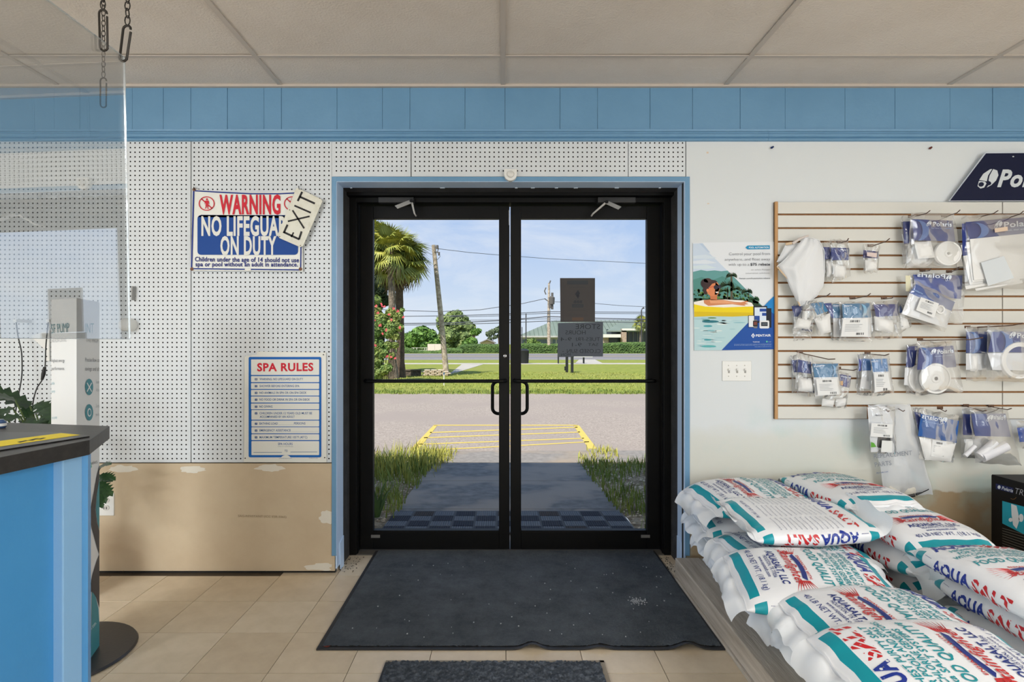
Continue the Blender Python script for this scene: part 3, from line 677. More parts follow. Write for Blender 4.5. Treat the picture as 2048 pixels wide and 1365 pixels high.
# ---- polaris board, upper right
def swoosh(sh, cx, cy, r, col, bgc, lay=3):
    """round emblem: split disc over two small rings, leaning right"""
    f = lambda x, y: (cx + r * (x - .35 * y), cy + r * y)
    sh.poly([f(-.95, .15), f(-.75, -.5), f(-.2, -.98), f(.02, -1.0), f(-.18, -.3), f(-.1, .3), f(-.5, .22)], col, lay)
    sh.poly([f(.12, -1.0), f(.6, -.85), f(.9, -.35), f(.85, .2), f(.5, .7), f(.12, .95), f(.32, .45), f(.05, .2), f(-.02, -.3)], col, lay)
    sh.poly([f(-.95, .25), f(-.3, .3), f(-.05, .5), f(-.15, .95), f(-.5, 1.05), f(-.9, .8)], col, lay)
    sh.ell(cx + r * (-.6 - .2), cy + r * .62, r * .3, r * .24, bgc, lay + 1, n=12, rot=-.3); sh.ell(cx + r * (.12 - .12), cy + r * .5, r * .26, r * .22, bgc, lay + 1, n=12)
t = thing('brand_board', 'dark navy slanted brand board above the slatted panel', 'sign', W(2010, 402, YW - .03))
yb_ = YW - .03
b = MB(); b.prism([W(*p, yb_) for p in ((1898, 402), (1970.5, 305), (2330, 302), (2330, 401))], (0, .006, 0)); b.build('edge', M('foam_edge', (198, 204, 214), .5), t)
s = Sheet(t, yb_ - .001); NV = (8, 16, 48)
s.poly([(1900, 401), (1972, 306.5), (2329, 303.5), (2329, 400)], NV, 1); swoosh(s, 1977, 357, 19, (198, 204, 208), NV)
s.text('Polaris', (1994, 372.5), (2128, 372.5), 33, (198, 204, 208), .035, shear=.35); s.ell(2026, 313, 2, 1.3, (190, 196, 200), 3, n=10); s.done()

# ============================================================ SLATTED PANEL AND STOCK
ysl = YW - .020
t = thing('slat_panel', 'cream slatted display panel with brown grooves on the white wall', 'display panel', W(1800, 838, YW))
mdf = M('brown_board', (146, 100, 56), .7, (60, (124, 82, 44), .3, .7))
x0, x1 = wx(1553), wx(2420); xs = wx(2005)
def sx(px): return (px - CX) / F * ysl
def sz(py): return H - (py - CY) / F * ysl
MB().box(sx(1550.5), sx(2300), YW - .009, YW, sz(838.5), sz(403.5)).build('backing', mdf, t)
slm = M('cream_laminate', (207, 206, 199), .4, bump=(20, .03))
gr = [403.5] + [428.6 + 27.35 * k for k in range(15)] + [838]
for k in range(len(gr) - 1):
    za = sz(gr[k] + (1.9 if k else .4)); zb_ = sz(gr[k + 1] - (1.9 if k < len(gr) - 2 else .6))
    for xa, xb in ((sx(1556), sx(2004)), (sx(2006.2), sx(2300))):
        if xb > wx(1720) or True:
            MB().box(xa, xb, ysl, YW - .006, zb_, za).build('slat', slm, t, bevel=.0008)
MB().box(sx(1550.5), sx(1555.6), ysl - .001, YW - .001, sz(838.5), sz(403)).build('edge_strip', M('raw_edge', (190, 146, 98), .7), t)
b = MB(); b.box(sx(1734), sx(1737), ysl - .0005, YW - .006, sz(838), sz(812)); b.build('joint_gap', mdf, t)

HOOKS = [((1680, 485), (1697, 477), 'above the small pouches'), ((1741, 492), (1779, 477), 'holding the tiniest pouch'), ((1822, 434), (1860, 421), 'first hook of the top row'), ((1888, 433), (1920, 420), 'second hook of the top row'),
         ((1950, 435), (1996, 421), 'third hook of the top row'), ((2010, 437), (2047, 422), 'last hook of the top row'), ((1845, 542), (1862, 537), 'left hook over the backwards blue card packet'), ((1898, 544), (1918, 534), 'right hook over the backwards blue card packet'),
         ((1625, 596), (1660, 587), 'over the teal card packets, leftmost of the row'), ((1705, 597), (1741, 587), 'over the flat teal card packet'), ((1768, 597), (1788, 592), 'over the round white cap packet'),
         ((1600, 705), (1670, 718), 'bent downward in the third row'), ((1676, 737), (1714, 738), 'empty straight hook beside the hanging parts'), ((1735, 707), (1778, 708), 'over the pair of light blue card packets'),
         ((1840, 680), (1966, 675), 'long hook over the white wheel packet'), ((1935, 655), (2046, 646), 'long hook over the white ring packet'),
         ((1768, 814), (1778, 822), 'short left hook of the lowest row'), ((1794, 815), (1809, 821), 'short second hook of the lowest row'), ((1880, 817), (1893, 821), 'hook over the lowest backwards card packet'), ((1932, 812), (1973, 821), 'hook left over the cone shaped parts'), ((1982, 813), (2023, 817), 'hook right over the cone shaped parts')]
hm = M('bronze_hook', (92, 66, 48), .4, metal=.4)
for (a, c, lab) in HOOKS:
    A = W(*a, ysl - .001); B = W(*c, ysl - .19)
    t = thing('display_hook', 'thin bronze display hook ' + lab, 'hook', A, 'display hooks on the slatted panel')
    D = B - A; K = A + D * .82 + Vector((0, 0, -.008))
    MB().tube([A, A + D * .1 + Vector((0, 0, -.003)), K, B], .0026, 6).build('rod', hm, t, True)
    MB().box(A.x - .016, A.x + .016, ysl - .003, ysl + .004, A.z - .004, A.z + .010).build('clip', hm, t, bevel=.001)

def bil(q, u, v):
    return ((q[0][0] * (1 - u) + q[1][0] * u) * (1 - v) + (q[3][0] * (1 - u) + q[2][0] * u) * v, (q[0][1] * (1 - u) + q[1][1] * u) * (1 - v) + (q[3][1] * (1 - u) + q[2][1] * u) * v)
def puff(q, Y, bulge, seed=0, n=14, wr=.003, both=True, jag=0):
    b = MB()
    def f(sg):
        def g(u, v):
            x, y = bil(q, u, v)
            e = (max(0, math.sin(PI * u)) * max(0, math.sin(PI * v))) ** .45
            k = noise.noise(Vector((u * 4.5, v * 4.5, seed))) + .6 * noise.noise(Vector((u * 11, v * 9, seed + 9)))
            jx = jag * noise.noise(Vector((v * 5, seed, u > .5))) * (abs(u - .5) * 2) ** 3; jy = jag * noise.noise(Vector((u * 5, seed + 5, v > .5))) * (abs(v - .5) * 2) ** 3
            p = W(x + jx, y + jy, Y); p.y -= sg * (bulge * e) + (wr * k * (.35 + .65 * e) if sg > 0 else -wr * k * e * .3)
            return p
        return g
    b.grid(f(1), n, n)
    if both: b.grid(f(-1), n, n)
    return b
WP = M('white_part', (226, 226, 224), .45); PAPER = M('label_paper', (222, 223, 222), .6)
DB = (22, 44, 118); TL = (60, 118, 160); PB = (20, 72, 150)
def barcode(s, x0, y0, x1, y1, lay=3, seed=1, col=(40, 40, 46)):
    r = random.Random(seed); x = x0
    while x < x1:
        w_ = r.uniform(.3, .9); s.poly([(x, y0), (min(x + w_, x1), y0), (min(x + w_, x1), y1), (x, y1)], col, lay, 'print'); x += w_ + r.uniform(.3, .8)
def packet(label, depth, film, items, group='bagged spare parts on the slatted panel', cat='packet', name='parts_packet', seed=0, bulge=.014, fmat=None):
    Y = ysl - depth; card = None
    t = thing(name, label, cat, W(sum(p[0] for p in film) / 4, max(p[1] for p in film), Y), group)
    for it in items:
        k = it[0]
        if k == 'card':
            _, q, c = it[:3]; yy = Y - .001
            card = puff(q, yy, .003, seed + len(it), 8, .003, False).build('header_card', flat(c, .4), t, True, fixn=False)
        elif k == 'arc':     # pale curved swoosh on the card
            _, cx, cy, rx, ry, c = it; b = MB(); pts = [(cx + rx * math.cos(a), cy + ry * math.sin(a)) for a in [-.5 * PI + PI * .9 * j / 9 for j in range(10)]] + [(cx - rx * .1 + rx * .55 * math.cos(a), cy + ry * math.sin(a)) for a in [.4 * PI - PI * .9 * j / 9 for j in range(10)]]
            b.add([W(x, y, Y - .0085) for x, y in pts], [tuple(range(len(pts)))]); b.build('card_print', flat(c), card or t, fixn=False)
        elif k == 'text':
            _, body, A, B, h, c = it[:6]; s = Sheet(card or t, Y - .0095); s.text(body, A, B, h, c, .02, mirror=(len(it) > 6 and it[6])); s.done()
        elif k == 'logo':
            _, cx, cy, r, c, bgc = it[:6]; s = Sheet(card or t, Y - .0095); swoosh(s, cx, cy, r, c, bgc); s.done()
        elif k == 'disc':
            _, cx, cy, r, ry = it[:5]; c = W(cx, cy, Y); R = r / F * Y
            hole = it[5] if len(it) > 5 else 0
            b = MB(); b.lathe([(R * .97, -.008), (R, -.004), (R, .004), (R * .96, .009), (R * .86, .009), (R * .84, .006), (R * .3, .006), (R * .26, .009), (R * .12, .009), (R * .11, -.006)], c, 'Y', 36, sy=ry / r); b.build('wheel' if not hole else 'disc', WP, t, True)
            MB().lathe([(R * .115, .0), (R * .11, .0072), (0, .0072)], c, 'Y', 16, sy=ry / r).build('hub_hole', flat((120, 118, 116)), t)
        elif k == 'ring':
            _, cx, cy, r, r0 = it[:5]; c = W(cx, cy, Y); R = r / F * Y; Ri = r0 / F * Y
            b = MB(); pr = [(Ri, -.012), (R * .97, -.012), (R, -.008), (R, .008), (R * .97, .012), (Ri, .012)]
            V = []; n = 44
            b.lathe(pr + [pr[0]], c, 'Y', n); b.f = [f_ for f_ in b.f if len(f_) == 4]; b.mi = [0] * len(b.f); b.build('ring', WP, t, True)
        elif k == 'lump':
            _, q = it[:2]; m = it[2] if len(it) > 2 else WP
            puff(q, Y - .002, it[3] if len(it) > 3 else .016, seed + 3.3 * len(it[1][0]) + q[0][0], 10, .004, True).build('plastic_part', m, t, True, fixn=False)
        elif k == 'panel':
            _, q, dy = it[:3]; MB().prism([W(x, y, Y - dy) for x, y in q], (0, .004, 0)).build('white_panel', WP, t, bevel=.001)
        elif k == 'label':
            _, q = it[:2]; b = MB(); b.prism([W(x, y, Y - .020) for x, y in q], (0, .0005, 0)); b.build('paper_label', PAPER, t)
            s = Sheet(t, Y - .021); r = random.Random(seed + q[0][0])
            A = Vector(q[0]); U = (Vector(q[1]) - A); V_ = (Vector(q[3]) - A)
            def pt(u, v): p = A + U * u + V_ * v; return (p.x, p.y)
            u = .3
            while u < .72: s.poly([pt(u, .08), pt(u + .02, .08), pt(u + .02, .2), pt(u, .2)], (52, 54, 60)); u += r.choice([.03, .045, .06])
            for j in range(5):
                v = .32 + j * .09; s.poly([pt(.12, v), pt(r.uniform(.5, .85), v), pt(r.uniform(.5, .85), v + .022), pt(.12, v + .022)], (140, 144, 150), 1)
            u = .6
            while u < .88: s.poly([pt(u, .8), pt(u + .025, .8), pt(u + .025, .93), pt(u, .93)], (60, 62, 66)); u += r.choice([.04, .05, .07])
            s.done()
        elif k == 'tag':
            _, q, c = it; MB().prism([W(x, y, Y - .022) for x, y in q], (0, .0006, 0)).build('price_tag', flat(c, .6), t)
        elif k == 'cyl':
            _, a, c_, r_, col = it; MB().tube([W(*a, Y - .004), W(*c_, Y - .004)], [r_, r_ * .9], 12).build('plastic_part', M('part_%d' % col[0], col, .45), t, True)
    b = puff(film, Y, bulge, seed + 40, 16, .006, True, 3)
    b.build('clear_bag', fmat or FILM, t, True, fixn=False)
    return t
lw = (214, 222, 232)
packet('large flat clear packet with white wheels, rear one at top of panel', .045, ((1803, 432), (1850, 430), (1866, 534), (1806, 536)), [('card', ((1806, 443), (1826, 442), (1828, 486), (1808, 487)), DB), ('disc', 1842, 511, 26, 24, 1)], seed=1)
packet('top row packet with white discs under a blue card', .085, ((1822, 424), (1908, 427), (1926, 533), (1813, 537)), [('card', ((1824, 438), (1905, 441), (1911, 483), (1828, 480)), DB), ('arc', 1834, 461, 25, 21, (74, 104, 164)), ('logo', 1858, 447, 5, lw, DB), ('text', 'Polaris', (1866, 452), (1903, 453), 8.5, lw), ('text', 'Your pool, our expertise', (1861, 457), (1902, 457.5), 2, (140, 160, 200)), ('lump', ((1828, 485), (1862, 482), (1870, 515), (1836, 518))), ('disc', 1895, 507, 27, 25)], seed=2)
packet('widest top row packet with stacked white panels and paper slip', .06, ((1922, 430), (2080, 428), (2082, 578), (1930, 578)), [('card', ((1924, 447), (1932, 447), (1936, 510), (1925, 512)), DB), ('card', ((1931, 444), (2078, 432), (2080, 465), (1938, 480)), DB), ('arc', 1950, 461, 28, 16, (84, 116, 176)), ('logo', 1997, 449, 7.5, lw, DB), ('text', 'Polaris', (2008, 455), (2072, 450), 11, lw), ('text', 'Your pool, our expertise', (1990, 464), (2070, 457), 3, (170, 186, 214)),
    ('panel', ((1922, 490), (2040, 478), (2040, 566), (1940, 570)), .000), ('panel', ((1932, 484), (2060, 470), (2060, 556), (1945, 564)), .006), ('panel', ((1940, 478), (2078, 464), (2078, 550), (1948, 560)), .012), ('lump', ((1930, 572), (2020, 558), (2020, 563), (1932, 579)), WP, .006), ('lump', ((1950, 577), (2044, 560), (2046, 566), (1952, 582)), WP, .006), ('tag', ((1962, 525), (2008, 512), (2028, 556), (1976, 572)), (206, 212, 216)), ('tag', ((1989, 457), (2015, 453), (2016, 461), (1990, 465)), (212, 190, 168))], seed=3, bulge=.02)
packet('small slim packet with dark card hanging behind its twin, upper left', .03, ((1645, 484), (1664, 482), (1668, 560), (1650, 564)), [('card', ((1646, 494), (1662, 494), (1664, 518), (1647, 519)), DB), ('lump', ((1652, 522), (1664, 520), (1666, 552), (1653, 554)))], seed=4)
packet('small slim packet with white card and blue header, upper left', .055, ((1661, 478), (1697, 480), (1702, 552), (1664, 566)), [('card', ((1662, 495), (1698, 496), (1697, 520), (1663, 520)), DB), ('text', 'Polaris', (1682, 501), (1696, 501), 3, lw), ('lump', ((1666, 528), (1693, 530), (1690, 556), (1667, 553)))], seed=5)
packet('tiny single packet with a pink price tag, hanging alone', .05, ((1726, 488), (1759, 489), (1757, 545), (1728, 546)), [('card', ((1727, 500), (1757, 503), (1756, 517), (1726, 515)), (52, 52, 108)), ('tag', ((1734, 504), (1754, 506), (1753, 515), (1734, 512)), (214, 196, 190)), ('lump', ((1730, 520), (1755, 522), (1753, 541), (1731, 541)))], seed=6, bulge=.009)
# leaf net bag
t = thing('leaf_net_bag', 'large white mesh net bag with tan binding, upper left of panel', 'net bag', W(1612, 612, ysl - .06))
nm = M('white_mesh_cloth', (224, 226, 228), .85, bump=(220, .15)); yb2 = ysl - .055
def netf(px, py, s_): return W(px, py, yb2 - s_)
rings = [((1608, 474), (1637, 480)), ((1600, 484), (1646, 496)), ((1582, 505), (1648, 520)), ((1556, 532), (1650, 545)), ((1572, 556), (1647, 572)), ((1582, 580), (1634, 592)), ((1592, 600), (1620, 604)), ((1600, 612), (1608, 613))]
def nf(sg):
    def g(u, v):
        k = v * (len(rings) - 1); i = min(int(k), len(rings) - 2); fr = k - i
        a = Vector(rings[i][0]).lerp(Vector(rings[i + 1][0]), fr); c = Vector(rings[i][1]).lerp(Vector(rings[i + 1][1]), fr); p = a.lerp(c, u)
        d = sg * .035 * math.sin(PI * u) ** .6 * math.sin(PI * min(1, v * 1.05 + .02)) ** .5
        d += .012 * noise.noise(Vector((u * 4, v * 5 + u * 2, 3))) * math.sin(PI * u) + .008 * math.sin(u * 16 + v * 6) * math.sin(PI * u) * (1 - v)
        return netf(p.x, p.y, d)
    return g
b = MB(); b.grid(nf(1), 20, 26); b.grid(nf(-1), 20, 26); b.build('net', nm, t, True, fixn=False)
b = MB(); b.tube([netf(x, y, .004) for x, y in ((1554, 533), (1564, 545), (1578, 560), (1588, 582), (1596, 602), (1600, 612))], .004, 8); b.build('binding', M('tan_binding', (212, 186, 154), .8), t, True)
b = MB(); b.tube([netf(x, y, .006) for x, y in ((1554, 533), (1583, 507), (1608, 477), (1617, 474), (1638, 480), (1648, 500), (1650, 544), (1634, 592), (1600, 612))], .002, 6); b.build('hem', nm, t, True)
t = thing('rolled_net_bag', 'smaller folded white net bag behind the large one, at panel edge', 'net bag', W(1580, 530, ysl - .02))
b = puff(((1572, 487), (1612, 484), (1604, 520), (1553, 524)), ysl - .025, .014, 5, 12, .008); b.build('net', nm, t, True, fixn=False)
MB().tube([W(1571, 488, ysl - .04), W(1584, 486, ysl - .05)], .007, 8).build('binding', M('tan_binding', (212, 186, 154), .8), t, True)
MB().tube([W(1585, 487, ysl - .05), W(1600, 477, ysl - .06), W(1617, 471, ysl - .06)], [.008, .007, .005], 8).build('cord', M('net_cord', (206, 196, 190), .8), t, True)
packet('rear packet with a dark blue card under the backwards one, mid panel', .03, ((1818, 545), (1932, 550), (1925, 648), (1810, 640)), [('card', ((1826, 549), (1925, 551), (1922, 598), (1836, 590)), (36, 66, 150)), ('text', 'Polaris', (1890, 557), (1834, 553), 8.5, lw, True), ('logo', 1897, 556, 6, lw, DB), ('tag', ((1811, 551), (1821, 551), (1822, 584), (1812, 582)), (222, 218, 188))], seed=7)
packet('tilted packet with a white barcoded card seen from behind, mid panel', .075, ((1828, 560), (1912, 600), (1890, 664), (1800, 632)), [('card', ((1832, 568), (1910, 604), (1903, 622), (1819, 586)), PB), ('card', ((1819, 586), (1903, 622), (1893, 656), (1803, 628)), (222, 224, 226)), ('text', 'Polaris', (1826, 580), (1845, 589), 3, (150, 180, 220)), ('ring', 1878, 619, 9, 6), ('label', ((1842, 594), (1878, 607), (1868, 636), (1832, 620)))], seed=8)
packet('clear packet with white bulb part, leftmost of the second row', .03, ((1584, 608), (1610, 606), (1624, 678), (1586, 682)), [('card', ((1583, 612), (1606, 610), (1602, 634), (1588, 633)), (40, 54, 112)), ('lump', ((1590, 640), (1614, 634), (1620, 662), (1586, 668)))], seed=9)
packet('tilted packet with round white cap and dark lettering under net bag', .07, ((1612, 602), (1634, 600), (1625, 668), (1584, 662)), [('lump', ((1606, 622), (1616, 622), (1612, 642), (1604, 640))), ('lump', ((1596, 636), (1624, 640), (1618, 660), (1588, 656)), WP, .022), ('text', 'Polaris', (1623, 664), (1603, 660), 4.5, (52, 60, 96), True)], seed=10)
packet('tilted packet with light blue card and crumpled white part', .075, ((1617, 606), (1644, 602), (1664, 664), (1636, 672)), [('card', ((1621, 607), (1646, 604), (1656, 622), (1635, 630)), TL), ('lump', ((1628, 638), (1660, 626), (1662, 664), (1642, 670)), WP, .022)], seed=11)
packet('packet with teal card partly hidden by its barcoded neighbour', .03, ((1646, 606), (1690, 604), (1692, 682), (1664, 680)), [('card', ((1648, 607), (1664, 606), (1668, 636), (1664, 637)), (40, 58, 130)), ('card', ((1663, 608), (1690, 608), (1690, 636), (1666, 636)), TL), ('text', 'Polaris', (1667, 613), (1682, 612), 3.2, lw), ('card', ((1666, 637), (1690, 637), (1690, 674), (1667, 674)), (218, 220, 222))], seed=12)
packet('barcoded white packet with teal header in the second row', .06, ((1680, 602), (1744, 604), (1744, 684), (1678, 682)), [('card', ((1684, 608), (1740, 606), (1742, 635), (1686, 636)), TL), ('arc', 1722, 621, 12, 13, (130, 176, 206)), ('text', 'Polaris', (1688, 614), (1704, 612), 3.4, lw), ('card', ((1684, 636), (1742, 635), (1742, 674), (1680, 674)), (222, 224, 226)), ('label', ((1686, 638), (1736, 637), (1736, 673), (1682, 673)))], seed=13)
packet('packet with a round white cap under a dark blue card, second row', .06, ((1742, 604), (1798, 600), (1804, 676), (1745, 680)), [('card', ((1747, 609), (1796, 608), (1797, 631), (1752, 634)), (44, 50, 116)), ('lump', ((1748, 632), (1786, 640), (1786, 668), (1750, 660)), WP, .03)], seed=14)
packet('tilted packet with white paper barcode beside the round cap', .035, ((1794, 604), (1812, 612), (1824, 652), (1792, 672)), [('card', ((1797, 612), (1803, 612), (1806, 626), (1797, 628)), (60, 90, 150)), ('lump', ((1796, 628), (1810, 622), (1820, 654), (1798, 664))), ('label', ((1793, 645), (1806, 641), (1808, 655), (1795, 658)))], seed=15)
packet('dark blue card packet, leftmost of the third row', .03, ((1580, 712), (1600, 708), (1612, 782), (1584, 786)), [('card', ((1583, 720), (1598, 720), (1600, 744), (1588, 745)), (40, 54, 120)), ('lump', ((1592, 752), (1606, 750), (1608, 776), (1590, 778)))], seed=16)
packet('packet with dark blue card and cup shaped white part, third row', .055, ((1594, 704), (1624, 712), (1630, 794), (1592, 790)), [('card', ((1597, 719), (1622, 724), (1623, 748), (1595, 744)), DB), ('arc', 1604, 733, 10, 11, (80, 104, 166)), ('lump', ((1598, 756), (1624, 756), (1628, 786), (1596, 782)), WP, .024), ('text', 'Polaris', (1627, 786), (1606, 780), 4.5, (52, 60, 96), True)], seed=17)
packet('white barcoded packet with teal header in the third row', .08, ((1622, 722), (1678, 726), (1684, 790), (1630, 797)), [('card', ((1625, 728), (1676, 727), (1676, 754), (1629, 755)), TL), ('arc', 1664, 741, 9, 11, (130, 170, 206)), ('text', 'Polaris', (1628, 735), (1648, 732), 3.6, lw), ('card', ((1627, 755), (1677, 754), (1681, 789), (1630, 793)), (224, 226, 228)), ('label', ((1632, 758), (1674, 757), (1678, 789), (1636, 791)))], seed=18)
packet('small hanging packet with a tan tag under the empty hook', .04, ((1674, 742), (1704, 748), (1692, 816), (1642, 815)), [('card', ((1676, 748), (1703, 752), (1698, 776), (1677, 770)), (50, 54, 120)), ('tag', ((1677, 762), (1686, 762), (1686, 771), (1677, 770)), (206, 170, 130)), ('text', 'Polaris', (1682, 754), (1701, 757), 3, lw), ('lump', ((1645, 797), (1670, 799), (1666, 814), (1643, 812))), ('lump', ((1672, 798), (1692, 794), (1690, 812), (1670, 815)), WP, .02)], seed=19)
packet('rear one of the two narrow light blue card packets', .03, ((1715, 708), (1746, 706), (1750, 792), (1712, 790)), [('card', ((1718, 718), (1724, 718), (1722, 742), (1717, 742)), (34, 58, 150)), ('card', ((1725, 717), (1742, 718), (1742, 741), (1724, 741)), (58, 108, 172)), ('card', ((1724, 742), (1744, 741), (1748, 781), (1720, 776)), (218, 220, 222))], seed=20)
packet('front one of the two narrow light blue card packets', .065, ((1740, 708), (1778, 710), (1788, 786), (1744, 794)), [('card', ((1742, 719), (1775, 717), (1778, 743), (1746, 744)), (66, 116, 170)), ('text', 'Polaris', (1743, 725), (1756, 723), 3.4, lw), ('card', ((1746, 744), (1778, 743), (1786, 779), (1748, 786)), (224, 226, 228)), ('label', ((1748, 746), (1776, 746), (1782, 779), (1750, 784)))], seed=21)
packet('rear packet of the white wheel pair, mostly hidden', .035, ((1812, 690), (1850, 686), (1858, 790), (1812, 788)), [('card', ((1815, 693), (1836, 692), (1828, 735), (1812, 734)), DB), ('disc', 1838, 757, 24, 28), ('card', ((1810, 735), (1822, 736), (1822, 772), (1808, 770)), (216, 218, 220))], seed=22)
packet('clear packet with a large white grooved wheel, centre of panel', .08, ((1834, 684), (1912, 682), (1926, 784), (1830, 792)), [('card', ((1838, 697), (1907, 691), (1913, 734), (1834, 740)), DB), ('arc', 1842, 717, 24, 22, (74, 104, 164)), ('logo', 1867, 703, 5.5, lw, DB), ('text', 'Polaris', (1875, 708), (1907, 705), 8.5, lw), ('text', 'Your pool, our expertise', (1868, 714), (1904, 711), 2.2, (140, 160, 200)), ('disc', 1870, 757, 31, 31)], seed=23, bulge=.02)
packet('packets with white hoops behind a blue card, right edge of panel', .035, ((1932, 654), (1998, 650), (1996, 762), (1932, 762)), [('card', ((1933, 664), (1996, 663), (1992, 706), (1932, 706)), (30, 54, 118)), ('card', ((1932, 707), (1992, 707), (1990, 740), (1932, 740)), (214, 216, 218)), ('arc', 1942, 686, 20, 22, (84, 114, 168)), ('lump', ((1942, 710), (1954, 708), (1956, 744), (1940, 742)))], seed=24)
packet('clear packet with a large white ring, right edge of panel', .085, ((1975, 650), (2090, 648), (2090, 766), (1972, 762)), [('card', ((1984, 664), (2088, 663), (2088, 706), (1976, 704)), DB), ('arc', 2000, 684, 26, 22, (84, 116, 176)), ('logo', 2025, 670, 6.5, lw, DB), ('text', 'Polaris', (2034, 676), (2084, 676), 10, lw), ('text', 'Your pool, our expertise', (2028, 684), (2082, 684), 2.6, (150, 168, 204)), ('card', ((1975, 706), (2088, 706), (2088, 742), (1985, 740)), (214, 217, 222)), ('ring', 2036, 721, 37, 28)], seed=25, bulge=.022)
# lowest row
rp_ = packet('long clear replacement parts sleeve hanging lowest, with white hose', .035, ((1736, 810), (1820, 808), (1866, 990), (1770, 992)), [('lump', ((1772, 968), (1800, 972), (1802, 996), (1776, 990)), M('cream_part', (206, 202, 190), .5)), ('lump', ((1800, 972), (1830, 964), (1834, 986), (1806, 994)), M('cream_part', (206, 202, 190), .5)), ('cyl', (1804, 994), (1828, 990), .012, (38, 36, 36)), ('cyl', (1832, 989), (1856, 978), .007, (30, 30, 32)),
    ('label', ((1788, 913), (1817, 915), (1817, 933), (1788, 931)))], seed=26, bulge=.03, fmat=glassy('milky_film', .04, (.95, .96, .97), .42, .2, (240, 243, 246)))
sh = Sheet(rp_, ysl - .035 - .042); sh.text('REPLACEMENT', (1748, 917), (1824, 910), 9, (120, 126, 136)); sh.text('PARTS', (1750, 934), (1783, 930), 9, (120, 126, 136)); sh.text('PENTAIR.COM', (1753, 948), (1776, 945), 3, (60, 84, 130)); sh.done()
packet('white card packet with black washer and green triangle, lowest row', .085, ((1735, 814), (1790, 812), (1793, 908), (1741, 905)), [('card', ((1735, 815), (1770, 813), (1788, 824), (1790, 872)), (218, 221, 224)), ('card', ((1735, 815), (1788, 824), (1791, 906), (1742, 904)), (214, 218, 222)), ('text', 'PENTAIR', (1751, 832), (1765, 832), 2.6, (60, 70, 90)), ('lump', ((1754, 872), (1782, 874), (1781, 898), (1754, 896)), M('black_washer', (30, 30, 32), .5), .016), ('tag', ((1742, 884), (1748, 886), (1753, 894), (1742, 895)), (92, 158, 60)), ('label', ((1743, 846), (1786, 849), (1785, 876), (1741, 873))), ('tag', ((1764, 881), (1785, 882), (1784, 905), (1762, 904)), (220, 222, 220))], seed=27)
packet('backwards blue card packet with white parts, lowest row middle', .07, ((1846, 818), (1918, 832), (1906, 926), (1838, 918)), [('card', ((1842, 828), (1918, 842), (1913, 886), (1836, 872)), (40, 88, 156)), ('logo', 1888, 841, 6.5, lw, PB), ('text', 'Polaris', (1882, 844), (1843, 836), 9, lw, True), ('text', 'Your pool, our expertise', (1884, 850), (1845, 843), 2.2, (150, 180, 215), True), ('lump', ((1838, 874), (1912, 886), (1902, 924), (1850, 920)), WP, .022), ('label', ((1865, 880), (1893, 884), (1886, 915), (1862, 912)))], seed=28)
packet('dark card packet hidden behind the backwards blue one', .035, ((1826, 815), (1848, 816), (1842, 880), (1830, 880)), [('card', ((1829, 824), (1842, 826), (1838, 868), (1834, 850)), DB)], seed=29)
packet('rear packet of the cone shaped parts, lowest row', .035, ((1924, 816), (1990, 818), (1986, 918), (1922, 916)), [('card', ((1926, 828), (1985, 830), (1980, 872), (1926, 870)), DB), ('lump', ((1932, 878), (1968, 878), (1960, 912), (1928, 906)))], seed=30)
packet('clear packet with white cone shaped parts, lowest row right', .08, ((1938, 814), (2014, 818), (2044, 932), (1950, 926)), [('card', ((1942, 828), (2011, 827), (2022, 874), (1950, 872)), (38, 60, 126)), ('logo', 1980, 836, 6.5, lw, DB), ('text', 'Polaris', (2010, 840), (1987, 838), 9, lw, True), ('cyl', (1958, 912), (1990, 884), .022, (224, 224, 226)), ('cyl', (1962, 914), (2012, 892), .03, (222, 222, 226)), ('cyl', (1930, 912), (1950, 892), .012, (222, 222, 226))], seed=31, bulge=.024)
packet('blue card packet cut by the picture edge, lowest row', .06, ((2032, 842), (2100, 838), (2100, 900), (2040, 896)), [('card', ((2034, 856), (2098, 852), (2098, 884), (2040, 884)), (26, 68, 150))], seed=32)

# ============================================================ FLOOR MATS
import numpy as np
def pile_mat(t, x0, x1, y0, y1, m, z, amp, step, wave=None, name='pile', r=.02):
    nx = int((x1 - x0) / step); ny = int((y1 - y0) / step)
    xs_, ys_ = np.meshgrid(np.linspace(x0, x1, nx + 1), np.linspace(y0, y1, ny + 1), indexing='ij')
    rng = np.random.default_rng(5); zs = z + rng.uniform(-amp, amp, xs_.shape)
    if wave is not None: zs += wave(xs_, ys_)
    v = np.stack([xs_, ys_, zs], -1).reshape(-1, 3)
    i, j = np.meshgrid(np.arange(nx), np.arange(ny), indexing='ij'); a = (i * (ny + 1) + j).ravel()
    f = np.stack([a, a + ny + 1, a + ny + 2, a + 1], -1)
    me = bpy.data.meshes.new(name); me.vertices.add(len(v)); me.vertices.foreach_set('co', v.ravel())
    me.loops.add(f.size); me.loops.foreach_set('vertex_index', f.ravel()); me.polygons.add(len(f))
    me.polygons.foreach_set('loop_start', np.arange(0, f.size, 4)); me.update(calc_edges=True); me.materials.append(m)
    o = bpy.data.objects.new(name, me); COL.objects.link(o)
    o.parent = t; o.matrix_parent_inverse = pinv(t); return o
pile = M('charcoal_pile', (74, 80, 86), .95, (4.5, (112, 119, 126), .35, .72), (420, .8, .01), spec=.15)
for n_ in pile.node_tree.nodes:
    if n_.type == 'TEX_NOISE' and n_.inputs['Scale'].default_value < 10: n_.inputs['Detail'].default_value = 14; n_.inputs['Roughness'].default_value = .82
rub = M('black_rubber', (44, 44, 46), .6)
mx0, mx1, my0, my1 = -.766, .918, 2.372, 3.40
